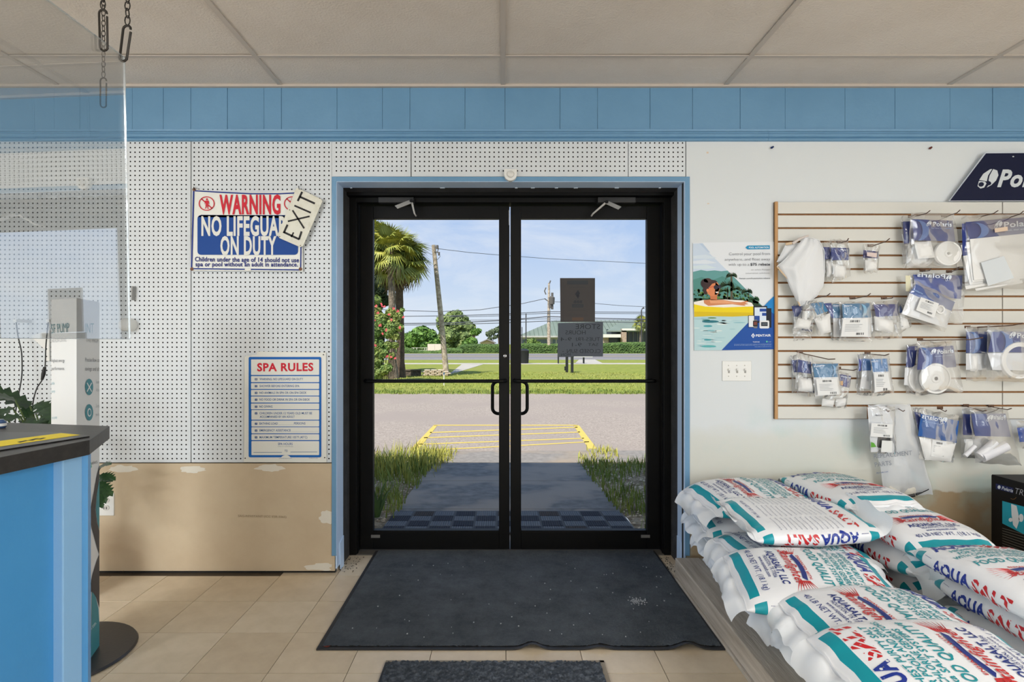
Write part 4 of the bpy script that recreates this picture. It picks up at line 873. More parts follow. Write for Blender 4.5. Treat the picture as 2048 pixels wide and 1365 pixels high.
def wv(x, y):
    q = np.zeros_like(x)
    for c, a, s_ in ((.123, .024, .042), (.40, .012, .045), (.765, .026, .05)):
        q += a * np.exp(-((x - c) / s_) ** 2) * np.clip(1 - (y - my0) / .13, 0, 1) ** 1.6
    return q
t = thing('entrance_mat', 'large charcoal carpet mat with a rippled front edge inside the doors', 'mat', ((mx0 + mx1) / 2, 2.9, 0))
pile_mat(t, mx0 + .018, mx1 - .012, my0 + .014, 3.475, pile, .0105, .0019, .0046, wv)
b = MB(); n = 150
def edge(k, yy, z): x = mx0 + (mx1 - mx0) * k / n; return (x, yy, z + float(wv(np.array([x]), np.array([yy]))[0]))
for k in range(n + 1):
    b.v += [edge(k, my0 - .004, .0008), edge(k, my0 - .004, .0058), edge(k, my0 + .018, .0082), edge(k, my0 + .03, .001)]
for k in range(n):
    for j in range(3): b.f.append((k * 4 + j, k * 4 + j + 1, k * 4 + 5 + j, k * 4 + 4 + j)); b.mi.append(0)
b.build('front_border', rub, t, True, fixn=False)
MB().box(mx0, mx0 + .02, my0, 3.478, .0003, .007).build('side_border', rub, t); MB().box(mx1 - .014, mx1, my0, 3.478, .0003, .007).build('side_border', rub, t)
s_ = MB()
random.seed(21)
for k in range(60):
    x = random.uniform(-.7, .85); y = random.uniform(2.45, 3.3); r = random.uniform(.0012, .003)
    s_.box(x - r, x + r, y - r, y + r, .011, .014)
for k in range(70):
    a = random.gauss(0, .012); c_ = random.gauss(0, .016)
    s_.box(.655 + a * 1.8 - .0022, .655 + a * 1.8 + .0022, 2.79 + c_ - .0025, 2.79 + c_ + .0025, .012, .0145)
o = s_.build('lint', M('pale_lint', (176, 180, 184), .9), t); o['kind'] = 'stuff'
MB().prism([(-.742, 2.385, .0085), (-.725, 2.378, .0085), (-.715, 2.388, .0085), (-.733, 2.4, .0085)], (0, 0, .001)).build('corner_label', flat((128, 62, 50)), t)
t = thing('coarse_mat', 'smaller coarse dark mat on the floor tiles nearest the viewer', 'mat', (-.03, 1.75, 0))
pile_mat(t, -.452, .384, 1.25, 2.272, M('coarse_pile', (66, 72, 80), .95, (60, (112, 120, 130), .45, .75), spec=.15), .010, .005, .0065)
MB().box(.384, .402, 1.25, 2.285, 0, .006).build('binding', M('jute_binding', (150, 140, 124), .8), t); MB().box(-.462, .402, 2.272, 2.286, 0, .006).build('binding', M('jute_binding', (150, 140, 124), .8), t); MB().box(-.462, -.452, 1.25, 2.272, 0, .006).build('binding', rub, t)
# grit beside the door frame
b = MB()
for k in range(60):
    c = W(random.uniform(676, 712), random.uniform(1128, 1142), 3.2); c = Vector((c.x, random.uniform(3.17, 3.4), .002)); r = random.uniform(.001, .003); b.box(c.x - r, c.x + r, c.y - r, c.y + r, -.001, r)
    c.x = .95 + random.uniform(-.05, .03); b.box(c.x - r, c.x + r, c.y - r, c.y + r, -.001, r)
tag(b.build('grit', M('dark_grit', (74, 66, 56), .95)), 'dark grit and crumbs on the tiles beside the door frame', 'grit', kind='stuff')

# ============================================================ COUNTER, TOTEM, SCREEN
ct = thing('service_counter', 'blue panelled service counter with a black laminate top, left edge', 'counter', (-1.4, 1.0, 0))
topm = M('black_laminate', (38, 36, 35), .42, (40, (52, 49, 47), .4, .7), (200, .04))
tp = [(-1.091 + .0407, 0.35 - .05), (-1.091 + .014, 1.15), (-1.055, 1.472), (-1.169, 1.714), (-1.60, 1.80), (-1.95, 1.83), (-1.95, .3)]
tp[0] = (-1.20, .60); tp[1] = (-1.091, 1.251)
b = MB(); b.prism([(x, y, .983) for x, y in tp], (0, 0, .038)); b.build('worktop', topm, ct, bevel=.0015)
cb = M('counter_blue', (78, 156, 216), .4, (3, (70, 148, 208), .3, .7), (60, .05)); cb_lit = M('counter_blue_lit', (146, 194, 236), .35, bump=(60, .05))  # second blue is lighter: daylight from the door painted onto the stile
MB().box(-1.88, -1.118, .3, 1.434, 0, .983).build('side_panel', cb, ct)
MB().box(-1.88, -1.094, 1.434, 1.500, 0, .983).build('corner_stile', cb_lit, ct, bevel=.003)
MB().prism([(-1.10, 1.5005, 0), (-1.088, 1.512, 0), (-1.112, 1.556, 0), (-1.2, 1.6, 0), (-1.88, 1.6, 0), (-1.88, 1.5005, 0)], (0, 0, .983)).build('end_panel', cb, ct)
MB().box(-1.12, -1.106, .3, 1.432, .0, .09).build('kick_rail', cb, ct)
def CT(px, py, z=1.0213): y = F * (H - z) / (py - CY); return Vector(((px - CX) / F * y, y, z))
t = thing('counter_folder', 'black and yellow printed folder lying on the counter top', 'folder', CT(60, 885))
MB().prism([CT(*p) for p in ((-60, 866), (120, 867), (179, 873), (179, 874.5), (-60, 912))], (0, 0, .003)).build('cover', M('black_card', (22, 22, 23), .35), t)
MB().prism([CT(*p, 1.0245) for p in ((-60, 890), (122, 866.5), (160, 870), (-60, 902))], (0, 0, .0004)).build('yellow_band', flat((226, 204, 22), .35), t)
b = MB()
for q in (((34, 884), (52, 880.5), (56, 881.5), (40, 885.5)), ((52, 881.5), (70, 877), (80, 876), (66, 881), (56, 883.5)), ((72, 879), (86, 875.5), (93, 875.5), (82, 879))): b.add([CT(x, y, 1.0252) for x, y in q], [(0, 1, 2, 3)])
b.build('printed_mark', flat((60, 54, 16)), t, fixn=False)
t = thing('glass_jar', 'small blue and white glass trinket at the edge of the counter top', 'trinket', CT(2, 856))
b = MB(); b.lathe([(.012, 0), (.015, .004), (.015, .018), (.009, .023), (.009, .025), (0, .025)], CT(0, 856), 'Z', 20); b.build('body', M('blue_glaze', (60, 84, 120), .15), t, True)
MB().lathe([(.0153, .006), (.0156, .010), (.0153, .014)], CT(0, 856), 'Z', 20).build('stripe', WHITE, t, True)

# ---- display totem behind the counter
def plane_f(P0, n, off=.001):
    P0 = Vector(P0); n = Vector(n).normalized()
    def f(px, py):
        d = Vector(((px - CX) / F, 1, (CY - py) / F)); o = Vector((0, 0, H)); k = (P0 - o).dot(n) / d.dot(n); return o + d * k + n * off
    return f
A_ = Vector((-1.59, 2.15, 0)); B_ = Vector((-1.76, 2.245, 0)); C_ = Vector((-1.668, 2.385, 0)); D_ = Vector((-1.83, 2.44, 0))
t = thing('display_totem', 'tall white cardboard pump display totem on a dark round foot, behind the counter', 'display stand', (-1.74, 2.32, 0))
ztp = 1.436
wcard = M('white_card', (222, 223, 222), .45)
b = MB(); b.prism([p + Vector((0, 0, .03)) for p in (A_, B_, D_, C_)], (0, 0, ztp - .03)); b.build('column', wcard, t, bevel=.004)
b = MB(); c = Vector((-1.785, 2.325, 0)); b.lathe([(.262, 0), (.268, .006), (.262, .014), (0, .018)], c, 'Z', 48); b.build('foot', M('dark_foot', (46, 47, 50), .35, bump=(80, .05)), t, True)
nR = Vector((C_.y - A_.y, -(C_.x - A_.x), 0)); nL = Vector((A_.y - B_.y, -(A_.x - B_.x), 0))
fR = plane_f(A_, nR, .0015); fL = plane_f(A_, nL, .0015)
def lay(items, f, col, nm='print'):
    b = MB()
    for it in items:
        if it[0] == 'T': text(b, it[1], it[2], it[3], it[4], f, it[5] if len(it) > 5 else 0)
        else: b.add([f(x, y) for x, y in it[1]], [tuple(range(len(it[1])))])
    return b.build(nm, flat(col), t, fixn=False)
tealc = (64, 138, 150); grc = (104, 106, 110)
lay([('T', 'SF PUMP', (104, 667), (140, 664), 19, -.005)], fL, (96, 142, 150), 'lettering'); lay([('T', 'AND FLOW CONTROL', (104, 685), (134, 683), 7, -.008)], fL, (150, 152, 154), 'lettering')
lay([('T', 'highest energy', (104, 724), (130, 724), 6.5, -.004), ('T', 'performance.', (104, 740), (130, 740), 6.5, -.004)], fL, grc, 'lettering')
lay([('T', 'sable', (104, 769), (110, 769), 6, -.008), ('T', 'pump', (104, 785), (111, 785), 6, -.008), ('T', 'your pump', (104, 838), (115, 837), 6, -.008)], fL, (120, 168, 178), 'lettering')
lay([('T', 'INT', (170, 666), (187, 666), 20, -.005)], fR, (70, 140, 152), 'lettering'); lay([('T', 'THE PROF', (171, 684), (196, 685), 8, -.01)], fR, (150, 152, 154), 'lettering')
lay([('T', 'Precise flow co', (169.5, 723), (198, 724), 8, -.006), ('T', 'savings and ult', (169.5, 741), (198, 742), 8, -.006)], fR, grc, 'lettering')
lay([('T', 'Smart', (191, 767), (198, 767), 7, -.01), ('T', 'Adva', (191, 783), (198, 783), 7, -.01), ('T', 'Sets', (191, 815), (198, 815), 7, -.01), ('T', 'puls', (191, 832), (198, 832), 7, -.01)], fR, (170, 178, 182), 'lettering')
def elp(cx, cy, rx, ry, n=22): return [(cx + rx * math.cos(2 * PI * k / n), cy + ry * math.sin(2 * PI * k / n)) for k in range(n)]
lay([('P', elp(177.5, 774, 8, 16.5)), ('P', elp(177.5, 825, 8, 16.5)), ('P', [(183, 1182), (190, 1192), (196, 1218), (198, 1250), (198, 1320), (192, 1345), (184, 1362), (180, 1365)]), ('P', [(198, 955), (193, 990), (191, 1020), (194, 1045), (198, 1060)])], fR, tealc)
fR2 = plane_f(A_, nR, .0022)
lay([('P', [(172, 766), (173.5, 765), (183, 783), (181.5, 784)]), ('P', [(181.5, 765), (183, 766), (173.5, 784), (172, 783)]), ('P', elp(177.5, 825, 4.2, 8.5))], fR2, (226, 230, 230))
lay([('P', elp(177.5, 825, 2.8, 6))], plane_f(A_, nR, .003), tealc)
lay([('P', [(198, 930), (192, 955), (186, 990), (180, 1018), (174, 1026), (174, 1046), (181, 1050), (187, 1072), (194, 1098), (198, 1110), (198, 1062), (193, 1045), (190, 1020), (192, 992), (198, 958)]), ('P', [(198, 1108), (192, 1124), (184, 1150), (178, 1182), (185, 1186), (192, 1196), (198, 1216)])], fR, (66, 66, 70))
lay([('P', [(172, 918), (176, 914), (181, 924), (183, 934), (178, 941), (172, 940)])], fR, (112, 186, 160)); lay([('T', 'eco', (172, 932), (181, 932), 6, 0)], fR2, (226, 236, 232), 'lettering'); lay([('T', 'select', (182, 930), (195, 926), 7, -.006)], fR, grc, 'lettering')
lay([('T', 'air.com', (180, 1262), (192, 1248), 6)], fR2, (220, 232, 234), 'lettering')

# ---- acrylic screen on chains
tilt = .02
t = thing('acrylic_screen', 'clear acrylic screen hanging on chains over the counter, reflecting the door', 'screen', (-1.10, 1.0, 1.28))
b = MB(); hh = .832; b.prism([(-.0025, -.72, 0), (.0025, -.72, 0), (.0025, .70, 0), (-.0025, .70, 0)], (0, 0, hh))
pm = b.mesh('panel', PLEXI); o = link('panel', pm, t); o.matrix_parent_inverse = Matrix.Identity(4); o.rotation_euler = (0, -tilt, 0)
b = MB(); b.box(-.0027, .0027, .6985, .7002, 0, hh); b.box(-.0027, .0027, -.7, .70, -.0008, .0006); b.box(-.0027, .0027, -.7, .7, hh - .0006, hh + .0008)
em = b.mesh('polished_edge', glassy('acrylic_edge', .3, (.8, .84, .84), .25, .2, fres=False)); o = link('polished_edge', em, t); o.matrix_parent_inverse = Matrix.Identity(4); o.rotation_euler = (0, -tilt, 0)
def chain(label, x, y, z_lo, z_hook, wire, lr, dx=0):
    t = thing('hanging_chain', label, 'chain', (x, y, CZ), 'chains hanging from the ceiling over the counter')
    n = int((CZ - z_hook) / (lr * 1.55)); zz_ = z_hook
    for k in range(n + 1):
        pts = []; c = Vector((x, y, z_hook + lr + k * lr * 1.55))
        if c.z > CZ: break
        for q in range(10):
            a = 2 * PI * q / 10; h = Vector((math.cos(a) * lr * .55, 0, math.sin(a) * lr))
            if k % 2: h = Vector((0, h.x, h.z))
            pts.append(c + h)
        MB().tube(pts, wire * .7, 5, closed=True).build('link', DSTEEL, t, True)
    r = .011
    pts = [Vector((x + r * math.cos(a) + dx * (z_hook - zz2) * 0, y, zz2 + r * math.sin(a))) for zz2, a in [(z_hook - .012, PI * k / 6) for k in range(7)] + [(z_lo + .012, PI + PI * k / 6) for k in range(6)]]
    for p in pts: p.x += dx * (z_hook - p.z)
    MB().tube(pts + [pts[0] + Vector((0, 0, -.008))], wire * 1.35, 7).build('hook', DSTEEL, t, True)
chain('thick chain and long open hook at the far corner of the acrylic screen', -1.105, 1.697, 2.098, 2.205, .0026, .014, -.12)
chain('chain and slim hook a little nearer along the acrylic screen top', -1.110, 1.60, 2.080, 2.196, .0022, .013, .03)
chain('thin chain and hook hanging free behind the acrylic screen', -1.455, 2.10, 2.125, 2.235, .0020, .012)

# ---- cords, small dispenser, bracket
def cord(label, pts, Y, r=.003):
    t = thing('hanging_cable', label, 'cable', W(*pts[0], Y)); P = [W(x, y, Y + .02 * math.sin(i)) for i, (x, y) in enumerate(pts)]
    Q = []
    for i in range(len(P) - 1):
        a = P[max(0, i - 1)]; b_ = P[i]; c = P[i + 1]; d = P[min(len(P) - 1, i + 2)]
        for k in range(6):
            u = k / 6; Q.append(.5 * ((2 * b_) + (c - a) * u + (2 * a - 5 * b_ + 4 * c - d) * u * u + (3 * b_ - a - 3 * c + d) * u ** 3))
    Q.append(P[-1]); MB().tube(Q, r, 8).build('sheath', M('black_cable', (24, 24, 24), .5), t, True); p = P[0]; MB().box(p.x - .008, p.x + .008, Y - .008, YW, p.z - .012, p.z + .004).build('cable_clip', WHITE, t); return t
cord('black cord hanging down the pegboard into the plant', [(32, 640), (36, 672), (43, 705), (44, 745), (40, 775), (34, 805), (31, 830), (30, 872)], 3.06)
t = cord('black cord with an inline plug beside the display totem', [(97, 640), (92, 690), (90, 735), (84, 760), (74, 776), (67, 800), (64, 830), (62, 875)], 3.06)
MB().tube([W(89.5, 734, 3.06), W(87, 748, 3.06), W(84, 760, 3.06)], [.007, .010, .006], 10).build('plug', M('black_cable', (24, 24, 24), .5), t, True)
t = thing('wall_bracket', 'small white slanted wall bracket on the pegboard beside the totem', 'bracket', W(90, 722, YW))
b = MB(); b.prism([W(*p, YW - .012) for p in ((60, 672), (98, 660), (98.5, 722), (92, 722), (90, 700), (86, 696))], (0, .011, 0)); b.build('plate', WHITE, t, bevel=.001)
b = MB(); b.lathe([(.004, 0), (.003, .003), (0, .003)], W(93, 713, YW - .012), 'Y', 12); b.lathe([(.004, 0), (.003, .003), (0, .003)], W(93, 698, YW - .012), 'Y', 12); b.build('screw', DSTEEL, t)
t = thing('wall_dispenser', 'round white wall dispenser on the pegboard beside the acrylic screen edge', 'dispenser', W(262, 665, YW))
b = MB(); b.lathe([(.036, 0), (.036, .05), (.030, .062), (.018, .07), (0, .072)], W(262, 650, YW - .001), 'Y', 28); b.build('body', WHITE, t, True)
MB().prism([W(x, y, YW - .03) for x, y in ((262, 572), (265, 572), (263.5, 600), (262, 600))], (0, .029, 0)).build('lever', M('lever_grey', (150, 150, 148), .4), t)

# ---- plant behind the counter
t = thing('potted_plant', 'dark green lobed house plant behind the counter and the totem', 'plant', (-2.15, 2.82, 0))
MB().lathe([(.10, 0), (.13, .30), (.135, .31), (.12, .31), (.11, .27), (0, .27)], (-2.15, 2.82, 0), 'Z', 24).build('pot', M('clay_pot', (150, 92, 66), .8), t, True)
lf = M('plant_leaf', (28, 52, 28), .4, (6, (46, 74, 38), .4, .7)); st = M('plant_stem', (86, 104, 52), .6)
def lobed(n=5):
    pts = [(0, 0)]; m_ = n * 2 + 1
    up = []
    for k in range(m_):
        u = (k + .6) / (m_ + .6); wdt = .30 * math.sin(PI * (u * .86 + .1)) ** .7; up.append((u, wdt * (1.0 if k % 2 == 0 else .52)))
    return pts, up
V = []; Fs = []
_, up = lobed()
V.append((0, 0, 0))
for u, wd in up: V += [(u - (.0 if wd > .2 else .03), wd, -.10 * u * u + .06 * wd), (u * .97, 0, -.12 * u * u), (u - (.0 if wd > .2 else .03), -wd, -.10 * u * u + .06 * wd)]
V.append((1.06, 0, -.16))
n_ = len(up)
for k in range(n_ - 1):
    a = 1 + 3 * k; Fs += [(a, a + 3, a + 4, a + 1), (a + 1, a + 4, a + 5, a + 2)]
Fs += [(0, 1, 2), (0, 2, 3), (1 + 3 * (n_ - 1), len(V) - 1, 2 + 3 * (n_ - 1)), (2 + 3 * (n_ - 1), len(V) - 1, 3 + 3 * (n_ - 1))]
lm = bpy.data.meshes.new('leaf'); lm.from_pydata(V, [], Fs); lm.materials.append(lf)
stems = MB(); rt = Vector((-2.15, 2.82, .27))
random.seed(5)
for (px, py, dx, dy, sz_, Y) in ((60, 812, -46, -22, .20, 2.72), (30, 800, -32, -10, .17, 2.62), (75, 806, 28, 16, .17, 2.70), (88, 818, 22, 14, .17, 2.62), (40, 832, -38, 6, .17, 2.60), (66, 836, -20, 12, .16, 2.68), (25, 815, -30, 14, .16, 2.8), (80, 838, 24, 10, .16, 2.66), (95, 830, 10, -16, .12, 2.75), (50, 805, 6, 24, .12, 2.75), (14, 838, -20, 4, .14, 2.70), (70, 822, 30, -4, .15, 2.8), (45, 845, 30, 6, .13, 2.6),
                                 (196, 935, 20, -10, .11, 2.86), (200, 950, 22, 4, .12, 2.86), (198, 965, 20, 18, .12, 2.84), (196, 945, 14, -26, .10, 2.9), (202, 975, 6, 22, .10, 2.88), (196, 960, 24, -2, .11, 2.9), (198, 990, 4, 18, .09, 2.9)):
    p = W(px, py, Y); q = W(px + dx, py + dy, Y - .05); d = (q - p).normalized()
    up_ = Vector((0, -.5, .85)); yv = up_.cross(d).normalized(); zv = d.cross(yv)
    R = Matrix((d, yv, zv)).transposed().to_4x4()
    o = link('leaf', lm, t); o.matrix_basis = Matrix.Translation(p) @ R @ Matrix.Scale(sz_, 4)
    mid = (rt + p) / 2 + Vector((0, 0, .12)); stems.tube([rt, rt.lerp(mid, .6), mid, p.lerp(mid, .3), p], .004, 5)
stems.build('stems', st, t, True)

# ============================================================ WOODEN PLATFORM AND SALT BAGS
wood = M('weathered_wood', (202, 192, 178), .85, (5, (158, 145, 128), .35, .72), (40, .5, .004))
nt = wood.node_tree                                     # stretch the grain along the boards
for n_ in list(nt.nodes):
    if n_.type == 'TEX_NOISE':
        mp = nt.nodes.new('ShaderNodeMapping'); mp.inputs['Scale'].default_value = (7, .5, 7)
        src = n_.inputs['Vector'].links[0].from_socket; nt.links.new(src, mp.inputs[0]); nt.links.new(mp.outputs[0], n_.inputs['Vector'])
t = thing('wooden_platform', 'weathered wooden platform on the floor under the salt bags', 'platform', (1.6, 2.1, 0))
MB().box(.925, 1.055, .9, 3.088, .018, .112).build('edge_beam', wood, t, bevel=.004)
MB().box(.917, 1.0, .9, 3.06, 0, .017).build('runner', wood, t, bevel=.002)
for k in range(9): MB().box(1.059 + .145 * k, 1.199 + .145 * k, .9, 3.09, .085, .110).build('plank', wood, t, bevel=.003)
for y in (1.0, 2.0, 3.0): MB().box(1.06, 2.36, y - .04, y + .04, 0, .085).build('bearer', wood, t)

BLn, BWd = .27, .197
def make_variant(seed, T, bx, by, tw):
    def hw(x): u = min(1, abs(x) / BLn); return BWd * (.90 + .10 * (1 - u ** 4))
    def g(x): u = min(1, abs(x) / BLn); return max(.05, (1 - u ** 4.5)) ** .55
    def wr(x, y):
        u = abs(x) / BLn
        k = noise.noise(Vector((x * 7, y * 9, seed))) * .007 + noise.noise(Vector((x * 22, y * 24, seed + 4))) * .0022
        k += (.006 * math.sin(y * 62 + 5 * noise.noise(Vector((x * 4, y * 5, seed)))) ) * min(1, u) ** 7
        return k + bx * (x / BLn) ** 2 + by * (y / BWd) ** 2 + tw * x * y / (BLn * BWd)
    def top(x, y, off=0):
        h = hw(x); q = min(.9999, abs(y) / h); return Vector((x, y, T * g(x) * (1 - q ** 3.636) ** .425 + wr(x, y) + off))
    def side(x, z, sg, off=0):
        tg = T * g(x); q = min(.999, abs(z) / tg); y = sg * hw(x) * (1 - q ** 2.353) ** .275
        return Vector((x, y + sg * off, z + wr(x, y)))
    def bot(x, y, off=0):
        h = hw(x); q = min(.9999, abs(y) / h); return Vector((x, y, -T * .9 * g(x) * (1 - q ** 3.636) ** .425 + wr(x, y) - off))
    b = MB(); nu, na = 56, 56
    V = []
    for i in range(nu + 1):
        x = BLn * math.sin(PI / 2 * (2 * i / nu - 1)) if True else 0
        for k in range(na):
            a = 2 * PI * k / na; c = math.cos(a); s_ = math.sin(a)
            y = hw(x) * math.copysign(abs(c) ** .55, c); z = T * g(x) * math.copysign(abs(s_) ** .85, s_) * (1 if s_ > 0 else .9)
            V.append((x, y, z + wr(x, y)))
    Fs = [(i * na + k, (i + 1) * na + k, (i + 1) * na + (k + 1) % na, i * na + (k + 1) % na) for i in range(nu) for k in range(na)]
    Fs += [tuple(range(na)), tuple(range((nu + 1) * na - 1, nu * na - 1, -1))]
    b.add(V, Fs)
    flaps = []
    for sg in (-1, 1):
        f = MB()
        def fl(u, v, sg=sg):
            N1 = noise.noise(Vector((u * 2.2, seed * 1.7, sg * 3))); N2 = noise.noise(Vector((u * 5, seed + 8, sg)))
            y = (u * 2 - 1) * hw(BLn) * (1 - .05 * v) + .02 * v * N1; ln = .062 + .04 * N1 + .012 * N2 + .02 * abs(noise.noise(Vector((u * 3, seed + 2, sg))))
            x = sg * (BLn - .002 + ln * v * math.cos(v * (.7 + 1.2 * N1)))
            z = wr(sg * BLn, y) - ln * v * math.sin(v * (.9 + 1.3 * N1)) + v * .012 * N2 + v * .012 * abs(noise.noise(Vector((u * 5 + v * 1.5, v, seed)))) - v * .035 * abs(noise.noise(Vector((u * 4, 3, seed + sg)))) + .0015 * math.sin(u * 34 + seed + 6 * N1) * v
            return Vector((x, y, z))
        f.grid(fl, 34, 7); flaps.append(f.mesh('end_flap', BAGW))
    tl = MB(); nv = MB(); rd = MB(); stx = MB(); stp = MB(); gy_ = MB(); wh = MB()
    if True:
        ft = lambda a, c: top(c, a, .0016); ft2 = lambda a, c: top(c, a, .0026); E = .018
        text(stx, 'AQUA', (-.165, -.172), (.0, -.172), .046, ft, .04, maxedge=E); text(stp, 'SALT', (.01, -.172), (.16, -.172), .046, ft, .04, maxedge=E)
        for body, c, hwid, h in (('HIGHEST PURITY SALT', -.135, .135, .019), ('FOR POOLS AND SPAS', -.109, .125, .019), ('WITH CHLORINE GENERATORS,', -.083, .16, .019), ('aka SALT SYSTEMS', -.057, .11, .019)):
            text(tl, body, (-hwid, c), (hwid, c), h, ft, .02, maxedge=E, shear=.15)
        text(tl, 'FOOD QUALITY*', (-.145, -.010), (.145, -.010), .031, ft, .02, maxedge=E, shear=.15)
        # emblem: dark star banner, red script, rays
        def poly(mb, pts, off=.0016, inv=False):
            cx_ = sum(p[0] for p in pts) / len(pts); cy_ = sum(p[1] for p in pts) / len(pts)
            mb.add([top(cy_, cx_, off)] + [top(p[1], p[0], off) for p in pts], [(0, i + 1, (i + 1) % len(pts) + 1) for i in range(len(pts))])
        for k in range(8):
            a = PI * .5 * (k / 7 - .5)
            for sg in (-1, 1):
                x0_, y0_ = sg * .085, .055 + .022 * math.sin(a); x1_, y1_ = sg * (.125 + .03 * math.cos(a)), .055 + .06 * math.sin(a)
                poly(rd, [(x0_, y0_ - .0028), (x1_, y1_), (x0_, y0_ + .0028)], .0016)
        poly(nv, [(-.085, .042), (-.04, .034), (0, .032), (.04, .034), (.085, .042), (.07, .056), (.035, .05), (0, .048), (-.035, .05), (-.07, .056)], .0020)
        text(rd, 'ENHANCED WITH', (-.075, .033), (.075, .033), .010, ft, .02, maxedge=E)
        text(rd, 'Stainfighter', (-.115, .086), (.115, .086), .034, ft2, .012, maxedge=E, shear=.3)
        text(nv, 'AQUASALT, LLC', (-.11, .133), (.11, .133), .025, ft, .03, maxedge=E); text(nv, 'HOUSTON, TX 77056', (-.072, .152), (.072, .152), .013, ft, .01, maxedge=E); text(nv, 'www.aquasalt.com', (-.066, .170), (.066, .170), .013, ft, .01, maxedge=E, shear=.2)
        text(nv, '40 LB NET WT. (18.1 kg)', (-.135, .203), (.135, .203), .020, ft, .0, maxedge=E)
    # underside print
    fb = lambda a, c: bot(c, -a, .0016)
    for j in range(13):
        c = -.10 + j * .022
        for a0 in (-.155, -.045, .07):
            text(gy_, random.choice(['Directions add salt evenly to the pool', 'Recommended for all chlorine generator', 'Store in a cool dry place and keep dry', 'If swallowed drink water and call help']), (a0, c), (a0 + .095, c), .006, fb, 0, maxedge=.04)
    text(stx, 'AQUA', (-.165, -.135), (.0, -.135), .04, fb, .04, maxedge=E); text(stp, 'SALT', (.01, -.135), (.16, -.135), .04, fb, .04, maxedge=E)
    text(nv, '40 LB NET WT. (18.1 kg)', (-.115, .205), (.06, .205), .013, fb, 0, maxedge=E)
    for k in range(24):
        pass
    for sg in (-1, 1):
        fs = (lambda a, c: side(a, -c, -1, .0016)) if sg < 0 else (lambda a, c: side(-a, -c, 1, .0016))
        text(stx, 'AQUA', (-.15, .022), (.01, .022), .042, fs, .04, maxedge=E); text(stp, 'SALT', (.02, .022), (.165, .022), .042, fs, .04, maxedge=E)
        for k in range(14):
            a = -.195 + k * .0024; w_ = (.0012 if k % 3 else .0018)
            q = [fs(a, -.02), fs(a + w_, -.02), fs(a + w_, .02), fs(a, .02)]; nv.add(q, [(0, 1, 2, 3)])
    parts = [('print_teal', tl, TEALP), ('print_navy', nv, NAVYP), ('print_red', rd, REDP), ('brand_lettering', stx, STARP), ('brand_lettering', stp, STRIPEP), ('small_print', gy_, GREYP)]
    return b.mesh('sack', BAGW), flaps, [(n, m.mesh(n, mt)) for n, m, mt in parts if m.v]
# bag materials
BAGW = M('woven_white_plastic', (238, 241, 244), .34, bump=(26, .12, .01), spec=.5)
def bagmat():
    m = M('printed_sack', (238, 239, 241), .32, bump=(30, .10, .01)); nt = m.node_tree; N = nt.nodes.new; L = nt.links.new; bs = nt.nodes['Principled BSDF']
    tc = N('ShaderNodeTexCoord'); sp = N('ShaderNodeSeparateXYZ'); L(tc.outputs['Object'], sp.inputs[0])
    def math_(op, a, b=None):
        n = N('ShaderNodeMath'); n.operation = op
        for i, q in enumerate((a, b)):
            if q is None: continue
            if isinstance(q, (int, float)): n.inputs[i].default_value = q
            else: L(q, n.inputs[i])
        return n.outputs[0]
    ax = math_('ABSOLUTE', sp.outputs['X']); ay = math_('ABSOLUTE', sp.outputs['Y'])
    band = math_('MULTIPLY', math_('MULTIPLY', math_('GREATER_THAN', ax, .222), math_('LESS_THAN', ax, .254)), math_('LESS_THAN', ay, .150))
    sq = math_('MULTIPLY', math_('MULTIPLY', math_('GREATER_THAN', ax, .205), math_('LESS_THAN', ax, .245)), math_('GREATER_THAN', ay, .172))
    mk = math_('MAXIMUM', band, sq)
    x = N('ShaderNodeMixRGB'); L(mk, x.inputs[0]); x.inputs[1].default_value = rgb(238, 239, 241); x.inputs[2].default_value = rgb(14, 152, 166); L(x.outputs[0], bs.inputs['Base Color'])
    return m
TEALP = M('teal_ink', (20, 146, 156), .4); NAVYP = M('navy_ink', (28, 48, 126), .4); REDP = M('red_ink', (196, 44, 46), .4); GREYP = M('grey_blue_ink', (84, 92, 130), .5)
def inkmat(name, kind):
    m = M(name, (28, 52, 146), .4); nt = m.node_tree; N = nt.nodes.new; L = nt.links.new; bs = nt.nodes['Principled BSDF']
    tc = N('ShaderNodeTexCoord'); x = N('ShaderNodeMixRGB')
    if kind == 'star':
        v = N('ShaderNodeTexVoronoi'); v.inputs['Scale'].default_value = 62; v.inputs['Randomness'].default_value = .8; L(tc.outputs['Object'], v.inputs['Vector'])
        c = N('ShaderNodeMath'); c.operation = 'LESS_THAN'; c.inputs[1].default_value = .24; L(v.outputs['Distance'], c.inputs[0])
        x.inputs[1].default_value = rgb(26, 52, 146)
    else:
        wv_ = N('ShaderNodeTexWave'); wv_.bands_direction = 'DIAGONAL'; wv_.inputs['Scale'].default_value = 21; wv_.inputs['Distortion'].default_value = .15; L(tc.outputs['Object'], wv_.inputs['Vector'])
        c = N('ShaderNodeMath'); c.operation = 'GREATER_THAN'; c.inputs[1].default_value = .84; L(wv_.outputs['Fac'], c.inputs[0])
        x.inputs[1].default_value = rgb(200, 34, 40)
    L(c.outputs[0], x.inputs[0]); x.inputs[2].default_value = rgb(228, 230, 232); L(x.outputs[0], bs.inputs['Base Color']); return m
STARP = inkmat('star_ink', 'star'); STRIPEP = inkmat('stripe_ink', 'stripe')
SACK = bagmat()
VAR = []
for args in ((1.3, .055, -.014, -.006, .004), (5.1, .052, -.008, -.004, -.006), (9.7, .054, .004, -.008, .003), (12.2, .057, -.018, -.002, -.003)):
    random.seed(int(args[0] * 10)); sk, fl, pr = make_variant(*args); sk.materials[0] = SACK; sk.polygons.foreach_set('use_smooth', [True] * len(sk.polygons))
    for f in fl: f.polygons.foreach_set('use_smooth', [True] * len(f.polygons))
    VAR.append((sk, fl, pr))
